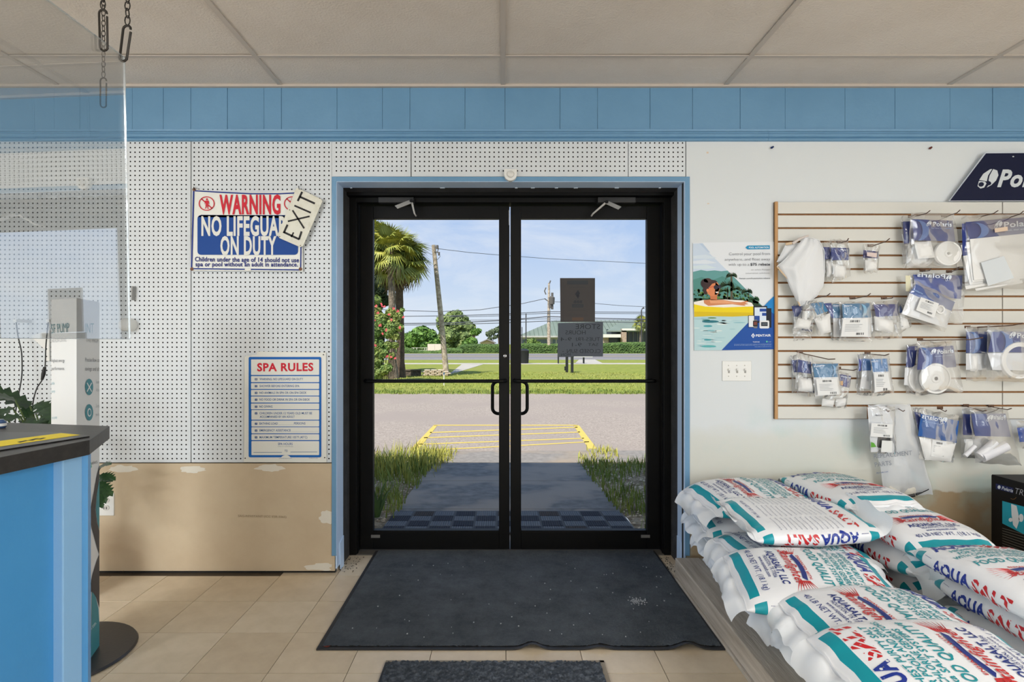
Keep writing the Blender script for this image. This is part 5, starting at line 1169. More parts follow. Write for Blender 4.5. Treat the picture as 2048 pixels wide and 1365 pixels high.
def bag(label, var, x, y, z, rz, rx=0, ry=0, flip=False):
    sk, fl, pr = VAR[var]
    t = thing('salt_bag', label, 'salt bag', (x, y, z), 'stacked salt bags', (0, 0, 0))
    R = Matrix.Rotation(math.radians(rz), 4, 'Z') @ Matrix.Rotation(math.radians(ry), 4, 'Y') @ Matrix.Rotation(math.radians(rx), 4, 'X')
    if flip: R = R @ Matrix.Rotation(PI, 4, 'X')
    t.rotation_euler = R.to_euler()
    for nme, me in [('sack', sk), ('end_flap', fl[0]), ('end_flap', fl[1])] + pr:
        o = bpy.data.objects.new(nme, me); COL.objects.link(o); o.parent = t
    return t
# near-doorway column: long side points at the doorway
for k, (y, tx, r) in enumerate(((2.88, 1.36, 178), (2.48, 1.37, 182), (2.07, 1.36, 179), (1.66, 1.37, 181), (1.25, 1.36, 180))):
    w_ = ('back wall corner', 'second from the wall', 'middle', 'second nearest', 'nearest')[k]
    bag('salt bag lying flat on the platform, bottom layer beside the mat, %s' % w_, k % 3, tx, y, .165, r)
for k, (y, tx, r) in enumerate(((2.89, 1.31, 183), (2.48, 1.33, 177), (2.08, 1.27, 183), (1.66, 1.30, 178), (1.25, 1.30, 182))):
    w_ = ('back wall corner', 'second from the wall', 'middle', 'second nearest', 'nearest')[k]
    bag('salt bag in the second layer beside the mat, %s' % w_, (k + 1) % 3, tx, y, .262, r)
bag('salt bag under the topmost one in the corner by the doorway', 1, 1.25, 2.88, .368, 176)
bag('salt bag under the upside down bag, flap hanging over the platform', 2, 1.24, 2.48, .366, 184)
bag('topmost salt bag in the corner by the doorway casing', 0, 1.235, 2.87, .500, 188, -6)
bag('salt bag lying print side down with fine print, upside down brand lettering', 1, 1.285, 2.52, .488, 184, -7, 0, True)
bag('salt bag face up in front of the upside down one, flap toward the mat', 0, 1.135, 2.12, .392, 172, -10)
bag('salt bag half buried between two others, weight print at its left', 3, 1.225, 1.83, .368, 186, -7)
bag('nearest salt bag, brand lettering running away from the viewer', 3, 1.145, 1.48, .418, 4, 8)
# far column: short side points at the doorway
bag('salt bag at the bottom of the right column by the wall', 1, 1.84, 2.62, .165, -90); bag('salt bag at the bottom of the right column in the middle', 2, 1.85, 1.99, .165, -90); bag('salt bag at the bottom of the right column nearest the viewer', 1, 1.87, 1.36, .165, -91)
bag('salt bag second layer of the right column by the wall', 0, 1.83, 2.60, .262, -88); bag('salt bag with red lettering low at the right picture edge', 2, 1.86, 1.93, .250, -92); bag('salt bag second layer of the right column nearest the viewer', 0, 1.92, 1.33, .240, -92)
bag('salt bag directly under the big tilted one, only its side visible', 2, 1.79, 2.54, .358, -90)
bag('salt bag whose side lettering runs under the topmost right bag', 1, 1.85, 1.98, .345, -91)
bag('salt bag against the wall behind the big tilted one', 2, 1.70, 2.86, .525, -84, 0, 0)
bag('big tilted salt bag in the middle of the right column', 3, 1.79, 2.53, .460, -86, 0, 3)
bag('topmost right salt bag in front of the black box', 0, 1.80, 2.00, .447, -87, 0, 2)

# ---- black product box
t = thing('product_box', 'black pool cleaner box with a cyan picture panel, standing right of the bags', 'box', (2.7, 2.7, 0))
bk = M('black_box', (12, 11, 13), .5, spec=.2); zt_ = .583; XB = 2.52
MB().box(XB, XB + .40, 2.42, 2.97, 0, zt_).build('carton', bk, t, bevel=.002)
MB().box(XB + .002, XB + .398, 2.422, 2.693, zt_, zt_ + .003).build('lid_flap', bk, t); MB().box(XB + .002, XB + .398, 2.697, 2.968, zt_, zt_ + .003).build('lid_flap', bk, t)
fB = plane_f((XB, 2.9, 0), (-1, 0, 0), .0012); fB2 = plane_f((XB, 2.9, 0), (-1, 0, 0), .002)
def bx_(items, f, col, nm='print'):
    b = MB()
    for it in items:
        if it[0] == 'T': text(b, it[1], it[2], it[3], it[4], f, it[5] if len(it) > 5 else 0)
        else: b.add([f(x, y) for x, y in it[1]], [tuple(range(len(it[1])))])
    b.build(nm, flat(col), t, fixn=False)
bx_([('P', [(1992, 967), (2027, 976), (2027, 987), (1992, 978)])], fB, (22, 34, 84)); bx_([('P', [(2005, 1002), (2110, 1030), (2110, 1100), (2005, 1047)])], fB, (36, 158, 182))
bx_([('T', 'Polaris', (2004, 979), (2026, 985), 6.5, .02), ('P', elp(1999, 974.5, 3, 3.6))], fB2, (206, 212, 220), 'lettering'); bx_([('T', 'TR2', (2029, 987), (2054, 993.5), 12, -.012)], fB2, (176, 178, 186), 'lettering')
bx_([('P', [(2023, 1008), (2034, 1012), (2040, 1040), (2034, 1058), (2027, 1050), (2024, 1030)]), ('P', elp(2022, 1040, 4, 4)), ('P', elp(2043, 1036, 5, 8))], fB2, (220, 226, 230))
bx_([('P', [(2005, 1056 + 5 * k), (2075, 1076 + 6 * k), (2075, 1077 + 6 * k), (2005, 1057 + 5 * k)]) for k in range(8)], fB, (120, 118, 110), 'lettering')
b = MB(); b.add([fB2(2005 + 7 * math.cos(a) + 22, 992 + 7 * math.sin(a)) for a in [.4 + k * .25 for k in range(9)]] + [fB2(2005 + 6.4 * math.cos(a) + 22, 992 + 6.4 * math.sin(a)) for a in [.4 + k * .25 for k in range(8, -1, -1)]], [tuple(range(18))]); b.build('print', flat((150, 110, 60)), t, fixn=False)

# ============================================================ OUTSIDE
def noisy(name, c1, c2, sc, lo=.35, hi=.7, rough=.95, bump=None, c3=None, sc3=None, w3=(.6, .75)):
    m = M(name, c1, rough, (sc, c2, lo, hi), bump, spec=.2)
    if c3:
        nt = m.node_tree; N = nt.nodes.new; L = nt.links.new; bs = nt.nodes['Principled BSDF']; src = bs.inputs['Base Color'].links[0].from_socket
        tc = N('ShaderNodeTexCoord'); n = N('ShaderNodeTexNoise'); n.inputs['Scale'].default_value = sc3; n.inputs['Detail'].default_value = 3; L(tc.outputs['Object'], n.inputs['Vector'])
        r = N('ShaderNodeMapRange'); r.inputs[1].default_value = w3[0]; r.inputs[2].default_value = w3[1]; L(n.outputs['Fac'], r.inputs[0])
        x = N('ShaderNodeMixRGB'); L(r.outputs[0], x.inputs[0]); L(src, x.inputs[1]); x.inputs[2].default_value = rgb(*c3); L(x.outputs[0], bs.inputs['Base Color'])
    return m
asph = noisy('sunbleached_asphalt', (184, 171, 160), (142, 131, 123), 38, .35, .65, bump=(90, .7, .012), c3=(160, 148, 140), sc3=.35, w3=(.45, .6))
lawnm = noisy('lawn', (150, 154, 72), (122, 136, 58), 3.5, .35, .68, bump=(30, .6, .05), c3=(142, 146, 74), sc3=.22, w3=(.48, .62))
concm = noisy('old_concrete', (150, 144, 138), (126, 121, 117), 14, .35, .7, bump=(70, .3, .005), c3=(162, 146, 128), sc3=1.2, w3=(.5, .7))
sand = noisy('shell_sand', (172, 156, 132), (120, 102, 78), 26, .4, .65, bump=(60, .7, .02), c3=(96, 84, 58), sc3=2.2, w3=(.5, .68))
def gz(y): return -.02 - .18 * max(0, min(1, (y - 3.7) / 3.3))
def slab(name, pts, z, m, th=.06, kind='structure', label=None, zf=None):
    b = MB(); b.prism([(x, y, (zf(y) if zf else z)) for x, y in pts], (0, 0, -th)); o = b.build(name, m); o['kind'] = kind
    if label: o['label'] = label
    return o
slab('lawn', [(-90, 16.1), (90, 16.1), (90, 45), (-90, 45)], GZ + .001, lawnm)
o = slab('parking_lot', [(-40, 7.72), (40, 7.72), (40, 16.2), (-40, 16.2)], GZ, asph)
slab('road', [(-120, 44.9), (120, 44.9), (120, 67.6), (-120, 67.6)], GZ, noisy('road_asphalt', (136, 133, 134), (122, 119, 120), 6, bump=(30, .2)))
slab('verge', [(-120, 67.6), (120, 67.6), (120, 74), (-120, 74)], GZ + .002, lawnm)
b = MB(); b.add([(-200, 74, GZ), (200, 74, GZ), (400, 95, -2.3), (-400, 95, -2.3), (900, 600, -2.3), (-900, 600, -2.3)], [(0, 1, 2, 3), (3, 2, 4, 5)]); o = b.build('field', lawnm); o['kind'] = 'structure'
for y in (55.6, 56.4):
    o = MB().box(-90, 90, y, y + .12, GZ + .002, GZ + .006).build('road_marking', flat((206, 180, 80), .8)); o['kind'] = 'structure'
for y in (47.0, 65.6): o = MB().box(-90, 90, y, y + .14, GZ + .002, GZ + .006).build('road_marking', flat((214, 214, 210), .8)); o['kind'] = 'structure'
# walkway, stepping down in slabs to the lot
wk = struct('walkway', 'concrete walkway from the door to the parking lot')
yy = [3.56, 4.60, 5.80, 6.98]
for a, c in zip(yy, yy[1:]):
    MB().prism([(-.84, a + .004, gz(a)), (.93, a + .004, gz(a)), (.93, c - .004, gz(c)), (-.84, c - .004, gz(c))], (0, 0, -.1)).build('slab', noisy('walk_concrete', (140, 137, 134), (108, 106, 104), 9, .3, .7, bump=(90, .35, .006), c3=(156, 146, 136), sc3=1.6, w3=(.45, .65)), wk)
MB().box(-1.6, 1.02, 6.985, 7.715, GZ - .1, GZ + .004).build('slab', concm, wk); MB().box(1.026, 3.4, 6.985, 7.715, GZ - .1, GZ + .006).build('slab', concm, wk); MB().box(3.406, 6.4, 6.985, 7.715, GZ - .1, GZ + .006).build('slab', concm, wk)
for xa, xb in ((-12, -.845), (.935, 12)):
    b = MB(); b.grid(lambda u, v: Vector((xa + (xb - xa) * u, 3.6 + 3.384 * v, gz(3.6 + 3.384 * v) - .012 + .02 * noise.noise(Vector((u * 30, v * 12, xa))))), 60, 24); o = b.build('ground_outside', sand, None, True); o['kind'] = 'structure'
MB_ = MB().box(-12, -1.61, 6.985, 7.715, GZ - .1, GZ - .01).build('kerb_ground', sand); MB_['kind'] = 'structure'
MB_ = MB().box(6.41, 12, 6.985, 7.715, GZ - .1, GZ - .01).build('kerb_ground', sand); MB_['kind'] = 'structure'
slab('pavement', [(-60, 36.4), (60, 36.4), (60, 38.2), (-60, 38.2)], GZ + .012, noisy('pale_concrete', (190, 184, 174), (172, 166, 156), 3))
slab('path', [tuple(G(x, y).xy) for x, y in ((897, 749.5), (924, 728.5), (968, 728.5), (901, 749))], GZ + .012, noisy('pale_concrete', (190, 184, 174), (172, 166, 156), 3))
slab('bus_stop_pad', [tuple(G(x, y).xy) for x, y in ((1150, 727), (1158, 719.5), (1190, 719.5), (1206, 727))], GZ + .014, noisy('pale_concrete', (190, 184, 174), (172, 166, 156), 3))
# yellow hatching: painted lines on the lot
yl = M('worn_yellow_paint', (214, 186, 92), .85, (18, (186, 166, 110), .55, .75))
t = struct('lot_marking', 'yellow hatched no parking box painted on the lot')
def pl(pts): MB().prism([G(x, y) + Vector((0, 0, .002)) for x, y in pts], (0, 0, .002)).build('stripe', yl, t)
pl([(819, 901), (836, 901), (875, 851), (867, 851)]); pl([(1177, 898), (1194, 898), (1158, 851), (1147, 851)]); pl([(868, 850), (1154, 850), (1155, 851.6), (867, 851.6)])
for a, c in (((860, 865.5), (1155, 855)), ((848, 876), (1160, 864.5)), ((838, 889), (1168, 877)), ((848, 901), (1040, 891.5)), ((1040, 891.5), (1178, 884))): pl([(a[0], a[1] - .9), (c[0], c[1] - .8), (c[0], c[1] + .8), (a[0], a[1] + .9)])
# checkered door mat outside
t = thing('outdoor_mat', 'checkered ribbed outdoor mat on the walkway just outside the doors', 'mat', (.03, 4.2, gz(4.2)))
sl = (gz(4.5) - gz(3.9)) / .6
MB().prism([(-.815, 3.88, gz(3.88) + .004), (.885, 3.88, gz(3.88) + .004), (.885, 4.50, gz(4.5) + .004), (-.815, 4.50, gz(4.5) + .004)], (0, 0, .006)).build('backing', M('mat_rubber', (52, 54, 58), .7), t)
cols = [M('mat_grey', (98, 103, 110), .9), M('mat_navy', (34, 38, 52), .9), M('mat_brown', (56, 46, 42), .9)]
sq = []
for m in cols:
    b = MB()
    for k in range(9): b.box(-.071 + k * .0158, -.071 + k * .0158 + .011, -.067, .067, 0, .004)
    b.box(-.072, .072, -.068, .068, 0, .0015); sq.append(b.mesh('carpet_tile', m))
random.seed(4)
for i in range(11):
    for j in range(4):
        m = 0 if (i + j) % 2 else random.choice((1, 1, 2)); x = -.76 + i * .1595; y = 3.965 + j * .145
        o = link('carpet_tile', sq[m], t, (x + .0, y, gz(y) + .0105), (math.atan(sl), 0, 0)); o.location = Vector((x, y, gz(y) + .0105)); o.matrix_parent_inverse = pinv(t)
# weeds and grass along the walk
def blades(rects, n, hmin, hmax, m, label, wdt=.006, name='grass', dens=None, seed=1):
    r = random.Random(seed); b = MB(); cnt = 0
    while cnt < n:
        x0, x1, y0, y1 = r.choice(rects); x = r.uniform(x0, x1); y = r.uniform(y0, y1)
        if noise.noise(Vector((x * 1.7, y * 1.7, seed))) + (dens(x, y) if dens else 0) < r.uniform(-.35, .25): cnt += .15; continue
        z = gz(y) - .01 if y < 7 else GZ; h = r.uniform(hmin, hmax); a = r.uniform(0, 6.28); ln = r.uniform(.1, .7) * h
        d = Vector((math.cos(a), math.sin(a), 0)); s_ = Vector((-d.y, d.x, 0)) * wdt * r.uniform(.6, 1.3); p = Vector((x, y, z)); q = p + d * ln * .35 + Vector((0, 0, h * .6)); e = p + d * ln + Vector((0, 0, h))
        b.add([p - s_, p + s_, q + s_ * .7, q - s_ * .7, e], [(0, 1, 2, 3), (3, 2, 4)]); cnt += 1
    return tag(b.build(name, m, fixn=False), label, 'grass', kind='stuff')
g1 = M('weed_green', (104, 128, 56), .8, (5, (150, 158, 74), .4, .65)); g2 = M('weed_yellow', (172, 170, 80), .85)
blades([(-3.0, -.80, 3.75, 7.2)], 5200, .05, .17, g1, 'green weeds left of the walkway outside the doors', dens=lambda x, y: .12 + (.35 if y > 6 else 0) - .1 * (x > -1.0))
blades([(.90, 3.4, 3.8, 6.95)], 3600, .04, .14, g1, 'green weeds right of the walkway outside the doors', seed=2, dens=lambda x, y: -.05 + (.3 if 6 < y else 0) + (.2 if x < 1.2 else 0))
blades([(-2.6, -.70, 5.9, 7.5)], 1500, .08, .26, g2, 'yellowish sunlit weeds at the lot end of the left bed', seed=3, dens=lambda x, y: .2)
blades([(.95, 1.5, 6.6, 7.75), (-1.4, -.6, 6.9, 7.7)], 700, .04, .12, g2, 'yellowish weeds in the kerb joint', seed=6)
blades([(-14, 14, 15.9, 16.9)], 9000, .03, .11, g1, 'ragged grass along the far edge of the parking lot', seed=8, wdt=.012)
blades([(-12, 12, 17, 27)], 16000, .02, .06, M('lawn_blade', (142, 152, 70), .8, (2, (168, 168, 88), .4, .6)), 'short lawn grass beyond the parking lot', seed=9, wdt=.016)
def pebbles(rects, n, seed, label):
    r = random.Random(seed); b = MB()
    for k in range(n):
        x0, x1, y0, y1 = r.choice(rects); x = r.uniform(x0, x1); y = r.uniform(y0, y1); s_ = r.uniform(.006, .02); z = gz(y) - .006
        b.add([(x - s_, y, z), (x, y - s_ * .8, z), (x + s_, y, z), (x, y + s_ * .8, z), (x + s_ * .2, y, z + s_ * .7)], [(0, 1, 4), (1, 2, 4), (2, 3, 4), (3, 0, 4)])
    tag(b.build('pebbles', M('pale_shell', (206, 194, 174), .8, (9, (150, 132, 108), .45, .6)), fixn=False), label, 'pebbles', kind='stuff')
pebbles([(.95, 3.3, 3.8, 6.95)], 3600, 3, 'pale shells and pebbles right of the walkway'); pebbles([(-2.8, -.86, 3.8, 6.95)], 2200, 4, 'pale shells and pebbles left of the walkway')
t = thing('spiky_plant', 'small upright spiky plant at the left edge of the walkway', 'plant', (-.93, 4.35, gz(4.35)))
b = MB()
for k in range(14):
    a = k * 2.4; h = .16 + .09 * (k % 3) / 2; d = Vector((math.cos(a), math.sin(a), 0)); p = Vector((-.95, 4.35, gz(4.35))) + d * .02; s_ = Vector((-d.y, d.x, 0)) * .012
    b.add([p - s_, p + s_, p + d * h * .25 + s_ * .8 + Vector((0, 0, h * .7)), p + d * h * .25 - s_ * .8 + Vector((0, 0, h * .7)), p + d * h * .5 + Vector((0, 0, h))], [(0, 1, 2, 3), (3, 2, 4)])
b.build('blades', M('spiky_green', (70, 96, 48), .7), t, fixn=False)

# ---- leaf clouds
def leaves(blobs, n, size, seed, squash=.8, inner=.55):
    r = random.Random(seed); b = MB(); tot = sum(q[3] ** 2 for q in blobs)
    for (cx, cy, cz, R) in blobs:
        for k in range(int(n * R * R / tot)):
            d = Vector((r.gauss(0, 1), r.gauss(0, 1), r.gauss(0, 1))).normalized(); q = 1 + .3 * noise.noise(d * 2.3 + Vector((cx, cz, seed)))
            p = Vector((cx, cy, cz)) + Vector((d.x, d.y, d.z * squash)) * R * q * r.uniform(inner, 1) ** .5
            nn = (d + Vector((r.uniform(-.8, .8), r.uniform(-.8, .8), r.uniform(-.4, 1)))).normalized(); u = nn.orthogonal().normalized(); v = nn.cross(u); a = r.uniform(0, PI)
            u, v = u * math.cos(a) + v * math.sin(a), v * math.cos(a) - u * math.sin(a); s_ = size * r.uniform(.6, 1.4)
            b.add([p - u * s_, p - v * s_ * .55, p + u * s_, p + v * s_ * .55], [(0, 1, 2, 3)])
    return b
def blob3(px, py, rpx, Y, dy=0): p = W(px, py, Y + dy); return (p.x, p.y, p.z, rpx / F * Y)
def tree(name, label, blobs, Y, n, size, m, trunk, base, seed, group='trees beyond the road'):
    t = thing(name, label, 'tree', (W(trunk, 0, Y).x, Y, base), group)
    bl = [blob3(a, b_, c, Y, random.uniform(-1, 1) * c / F * Y * .6) for a, b_, c in blobs]
    o = leaves(bl, n, size, seed).build('foliage', m, t, fixn=False); o['kind'] = 'stuff'
    x = W(trunk, 0, Y).x; top_ = max(q[2] for q in bl) - .5
    b = MB(); b.tube([(x, Y, base), (x + .1, Y, base + 1.0), (x, Y, top_)], [.28, .2, .06], 8)
    for q in bl[::2]: b.tube([(x, Y, base + 1.2), ((x + q[0]) / 2, (Y + q[1]) / 2, q[2] - q[3] * .5), (q[0], q[1], q[2])], [.1, .07, .03], 6)
    b.build('trunk', M('tree_bark', (96, 82, 68), .9, bump=(20, .5)), t, True)
    return t
fa = M('leaf_mid_green', (122, 160, 72), .7, (.9, (78, 116, 48), .4, .6)); fb_ = M('leaf_olive_green', (146, 162, 98), .7, (.8, (100, 122, 70), .4, .6)); fc = M('leaf_pine', (104, 118, 88), .8)
fd = M('leaf_dark', (50, 66, 40), .8)
random.seed(31)
tree('broadleaf_tree', 'bright green round tree beyond the road, left of the leaning pole', [(822, 678, 16), (842, 668, 18), (858, 672, 15), (832, 688, 16), (866, 684, 12), (810, 690, 12), (850, 690, 14)], 80, 9000, .34, fa, 842, -1.0, 3)
tree('broadleaf_tree', 'tall olive green tree beyond the road, right of the leaning pole', [(905, 632, 12), (912, 646, 16), (890, 652, 15), (930, 652, 16), (900, 668, 20), (925, 672, 18), (940, 664, 10), (884, 676, 12), (908, 684, 16), (882, 640, 8), (898, 640, 14), (925, 640, 12), (938, 655, 12), (915, 628, 9), (895, 690, 14), (925, 690, 16)], 84, 24000, .30, fb_, 908, -1.2, 5)
tree('broadleaf_tree', 'small bushy tree at the right foot of the tall olive tree', [(950, 664, 7), (944, 684, 10), (956, 662, 5), (934, 688, 9)], 79, 3500, .28, fa, 946, -1.0, 7)
tree('pine_tree', 'thin pine far behind the house, the shorter of two', [(978, 668, 6), (985, 664, 6), (990, 674, 4), (980, 677, 4)], 120, 1500, .30, fc, 983, -2.3, 9)
tree('pine_tree', 'thin pine far behind the house, the taller one by the door stile', [(994, 660, 6), (1000, 656, 5), (998, 672, 4), (1004, 668, 5)], 120, 1500, .30, fc, 998, -2.3, 11)
tree('yellow_green_tree', 'yellowish bush behind the green building forecourt light pole', [(1058, 686, 8), (1066, 682, 6), (1076, 689, 6), (1052, 690, 6)], 74, 2200, .22, M('leaf_yellow_green', (128, 152, 76), .7, (1.2, (92, 122, 56), .4, .6)), 1062, GZ, 12)
# dark conifer behind the palms
tree('dark_oak', 'dark evergreen tree behind the palms at the left door edge', [(750, 540, 16), (762, 560, 15), (756, 585, 16), (768, 600, 12), (745, 610, 18), (740, 570, 20), (752, 640, 18), (766, 570, 12), (750, 670, 18), (768, 650, 12)], 27, 22000, .13, fd, 748, GZ, 13, 'trees beyond the parking lot')
# ---- palms
fr1 = M('palm_frond', (186, 180, 78), .6, (1.5, (132, 142, 60), .4, .62)); fr2 = M('palm_frond_dark', (118, 130, 66), .65); fdry = M('palm_dry', (142, 122, 98), .85)
def fan(m, nl=22, seed=0, droop=.35):
    r = random.Random(seed); b = MB(); b.tube([(0, 0, 0), (.28, 0, .03), (.55, 0, 0)], [.018, .013, .010], 5); n0 = len(b.f)
    for k in range(nl):
        a = math.radians(-118 + 236 * k / (nl - 1)); ln = .62 * (.72 + .28 * math.cos(a * .7)) * r.uniform(.9, 1.05); d = Vector((math.cos(a), math.sin(a), 0)); s_ = Vector((-d.y, d.x, 0)) * .034; o = Vector((.52, 0, 0))
        m1 = o + d * ln * .5 + Vector((0, 0, .03)); e = o + d * ln + Vector((0, 0, -droop * ln * r.uniform(.4, 1)))
        b.add([o, m1 - s_, m1 + s_, e], [(0, 1, 2), (1, 3, 2)])
    return b.mesh('frond', m)
fans = [fan(fr1, 24, 1, .3), fan(fr1, 22, 2, .6), fan(fr2, 22, 3, .7), fan(fdry, 18, 4, .9)]
def palm(label, bx, by, tx, ty, Y, tw, nf, seed, sc, bark, name='cabbage_palm', g='palms beyond the parking lot', base=GZ):
    B = W(bx, by, Y); B.z = base; T_ = W(tx, ty, Y); t = thing(name, label, 'palm', B, g)
    b = MB(); pts = []; rs = []
    for k in range(15):
        u = k / 14; pts.append(B.lerp(T_, u) + Vector((.02 * math.sin(u * 9 + seed), 0, 0))); rs.append(tw * (1.35 - .5 * min(1, u * 6) + .06 * (k % 2)))
    b.tube(pts, rs, 14); b.build('trunk', bark, t, True)
    r = random.Random(seed)
    for k in range(nf):
        az = k * 2.399 + r.uniform(-.3, .3); el = math.radians(78 - 140 * (k / nf) ** .85 + r.uniform(-8, 8)); s_ = sc * r.uniform(.85, 1.1)
        me = fans[3] if (k / nf > .9) else fans[2] if r.random() < .25 + .3 * (k / nf) else fans[r.randrange(2)]
        d = Vector((math.cos(az) * math.cos(el), math.sin(az) * math.cos(el), math.sin(el))); sd = Vector((-math.sin(az), math.cos(az), 0)); up_ = d.cross(sd).normalized()
        R = Matrix((d, sd, up_)).transposed().to_4x4() @ Matrix.Rotation(r.uniform(-.5, .5), 4, 'X')
        o = link('frond', me, t); o.matrix_basis = Matrix.Translation(T_ + d * .06) @ R @ Matrix.Scale(s_, 4)
    return t
pk = M('palm_bark_pale', (150, 136, 120), .95, (9, (104, 92, 80), .35, .65), (30, .9, .05)); pk2 = M('palm_bark_dark', (112, 94, 80), .95, (9, (78, 66, 56), .35, .65), (30, .9, .05))
palm('taller palm with the pale slim trunk at the left door edge', 786, 757, 781, 500, 22.6, .155, 46, 2, 1.08, pk)
palm('second palm with the darker trunk, right behind the first', 801, 757, 799, 522, 23.4, .18, 52, 5, 1.22, pk2)
palm('third palm crown low behind the first, left of it', 738, 757, 742, 475, 24.6, .16, 34, 8, .95, pk2)
palm('small palm beside the light pole at the green building', 1281, 690, 1282, 648, 78, .22, 30, 9, 1.2, pk, 'small_palm', 'palm across the road')
# ---- oleander
t = thing('oleander_bush', 'tall flowering oleander bush in front of the palm trunks', 'bush', (W(765, 0, 20.5).x, 20.5, GZ))
random.seed(8); YO = 20.6
bl = [blob3(a, b_, c, YO) for a, b_, c in ((750, 622, 13), (762, 640, 16), (782, 625, 10), (796, 632, 9), (750, 660, 18), (778, 662, 15), (798, 655, 9), (752, 690, 17), (776, 690, 9), (748, 722, 18), (766, 740, 12), (756, 745, 12), (805, 620, 4), (792, 645, 8), (790, 690, 7), (782, 712, 7), (752, 600, 10), (785, 650, 14), (762, 705, 14), (790, 672, 9), (748, 745, 18), (775, 735, 10))]
o = leaves(bl, 24000, .06, 4, .9, .25).build('foliage', M('oleander_leaf', (108, 138, 70), .7, (2, (150, 158, 84), .4, .62)), t, fixn=False); o['kind'] = 'stuff'
fl_ = MB(); r = random.Random(3)
for px, py in ((752, 612), (762, 608), (770, 614), (788, 618), (778, 630), (760, 650), (748, 640), (766, 668), (772, 660), (799, 655), (782, 714), (790, 716), (774, 712), (756, 626), (795, 622), (806, 634), (765, 612), (784, 640), (750, 690)):
    for k in range(5):
        c = W(px + r.uniform(-2, 2), py + r.uniform(-2, 2), YO - .32 - r.uniform(0, .1)); s_ = .03
        for q in range(4): a = q * PI / 2 + r.random(); fl_.add([c, c + Vector((math.cos(a), -.2, math.sin(a))) * s_, c + Vector((math.cos(a + .9), -.1, math.sin(a + .9))) * s_], [(0, 1, 2)])
o = fl_.build('blossoms', M('coral_pink', (232, 92, 104), .6), t, fixn=False); o['kind'] = 'stuff'
b = MB()
for k in range(12):
    a = W(750 + k * 3.2, 752, YO); a.z = GZ; c = W(746 + k * 5, 640 + 8 * (k % 4), YO); b.tube([a, a.lerp(c, .5) + Vector((.03 * math.sin(k), .05, 0)), c], [.02, .014, .007], 5)
b.build('branches', M('tree_bark', (96, 82, 68), .9), t, True)

# ---- stone stack and low wall
YS = 24.2
t = thing('low_wall', 'low dark retaining wall between the palms and the stone stack', 'wall', (W(820, 0, YS).x, YS, GZ))
MB().box(W(766, 0, YS).x, W(841, 0, YS).x, YS, YS + .2, GZ, W(0, 741, YS).z).build('block', M('dark_timber', (112, 98, 84), .9, (12, (78, 68, 60), .4, .6), (20, .5, .03)), t, bevel=.01)
MB().box(W(766, 0, YS).x, W(842, 0, YS).x, YS - .03, YS + .22, W(0, 741.5, YS).z, W(0, 739.5, YS).z).build('cap_board', M('dark_timber', (112, 98, 84), .9), t)
t = thing('stacked_stone_wall', 'short stack of pale cement sacks beside the leaning pole', 'wall', (W(862, 0, YS).x, YS, GZ))
random.seed(2)
sm_ = []
for k in range(3):
    b = MB(); b.grid(lambda u, v: Vector(((u - .5) * .3 * (1 - .12 * abs(2 * u - 1) ** 6), -math.cos(2 * PI * v) * .12 * (1 - .25 * abs(2 * u - 1) ** 4), math.sin(2 * PI * v) * .036 * (1 - .45 * abs(2 * u - 1) ** 4) + .004 * noise.noise(Vector((u * 6, v * 6, k))))), 8, 10); sm_.append(b.mesh('stone', M('cement_sack', (222, 206, 186), .9, (20, (186, 168, 148), .4, .6))))
for j in range(4):
    for i in range(4 if j < 3 else 3):
        x = W(843, 0, YS).x + .15 + i * .285 + (.1 if j % 2 else 0); z = GZ + .045 + j * .066
        o = link('stone', random.choice(sm_), t); o.location = (x, YS - .02, z); o.matrix_parent_inverse = pinv(t); o.rotation_euler = (0, random.uniform(-.06, .06), random.uniform(-.1, .1))
t = thing('small_rock', 'small rock at the foot of the leaning utility pole', 'rock', (W(887, 0, YS).x, YS, GZ))
b = MB(); b.lathe([(.0, 0), (.09, .02), (.1, .07), (.06, .12), (0, .13)], (W(887, 0, YS).x, YS, GZ), 'Z', 9, sy=.8); b.build('rock', M('cement_sack', (190, 172, 152), .9), t, True)
t = thing('marker_stake', 'thin white marker stake in the lawn before the leaning pole', 'stake', G(888, 771)); p = G(888, 771)
MB().tube([p, p + Vector((0, 0, .42))], .018, 6).build('post', flat((226, 224, 220), .6), t); MB().tube([p + Vector((0, 0, .36)), p + Vector((0, 0, .43))], .022, 6).build('cap', flat((70, 110, 150), .6), t)
# ---- leaning pole
YPo = 24.3
t = thing('utility_pole', 'weathered wooden utility pole leaning left beyond the lot', 'pole', G(893, 752)); pw = M('pole_wood', (198, 184, 166), .9, (6, (152, 138, 120), .4, .6), (30, .6, .03))
A = G(893, 752); B = W(867, 490, 24.3); MB().tube([A, A.lerp(B, .5) + Vector((.015, 0, 0)), B], [.125, .11, .085], 14).build('shaft', pw, t, True)
b = MB(); hk = [W(874, 506, 24.2), W(877, 497, 24.2), W(874, 492, 24.2)]; b.tube(hk, .02, 6); b.lathe([(.05, -.08), (.06, 0), (.05, .08)], W(874.5, 494, 24.2), 'Z', 8); b.lathe([(.03, -.06), (.03, .06)], W(877.5, 508, 24.2), 'Z', 8); b.tube([W(869, 503, 24.2), W(880, 505, 24.2)], .018, 6); b.tube([W(879, 505, 24.2), W(880, 513, 24.2), W(876, 518, 24.2), W(873, 520, 24.2)], .012, 5)
b.build('insulators', M('grey_fitting', (96, 92, 88), .6), t, True)
t = thing('transmission_pole', 'tall upright power pole with fittings, left of the taped papers', 'pole', (W(1097, 0, 66).x, 69.2, GZ)); Y = 69.2
MB().tube([W(1098, 694, Y), W(1097.5, 640, Y), W(1098, 566, Y)], [.22, .2, .11], 10).build('shaft', pw, t, True)
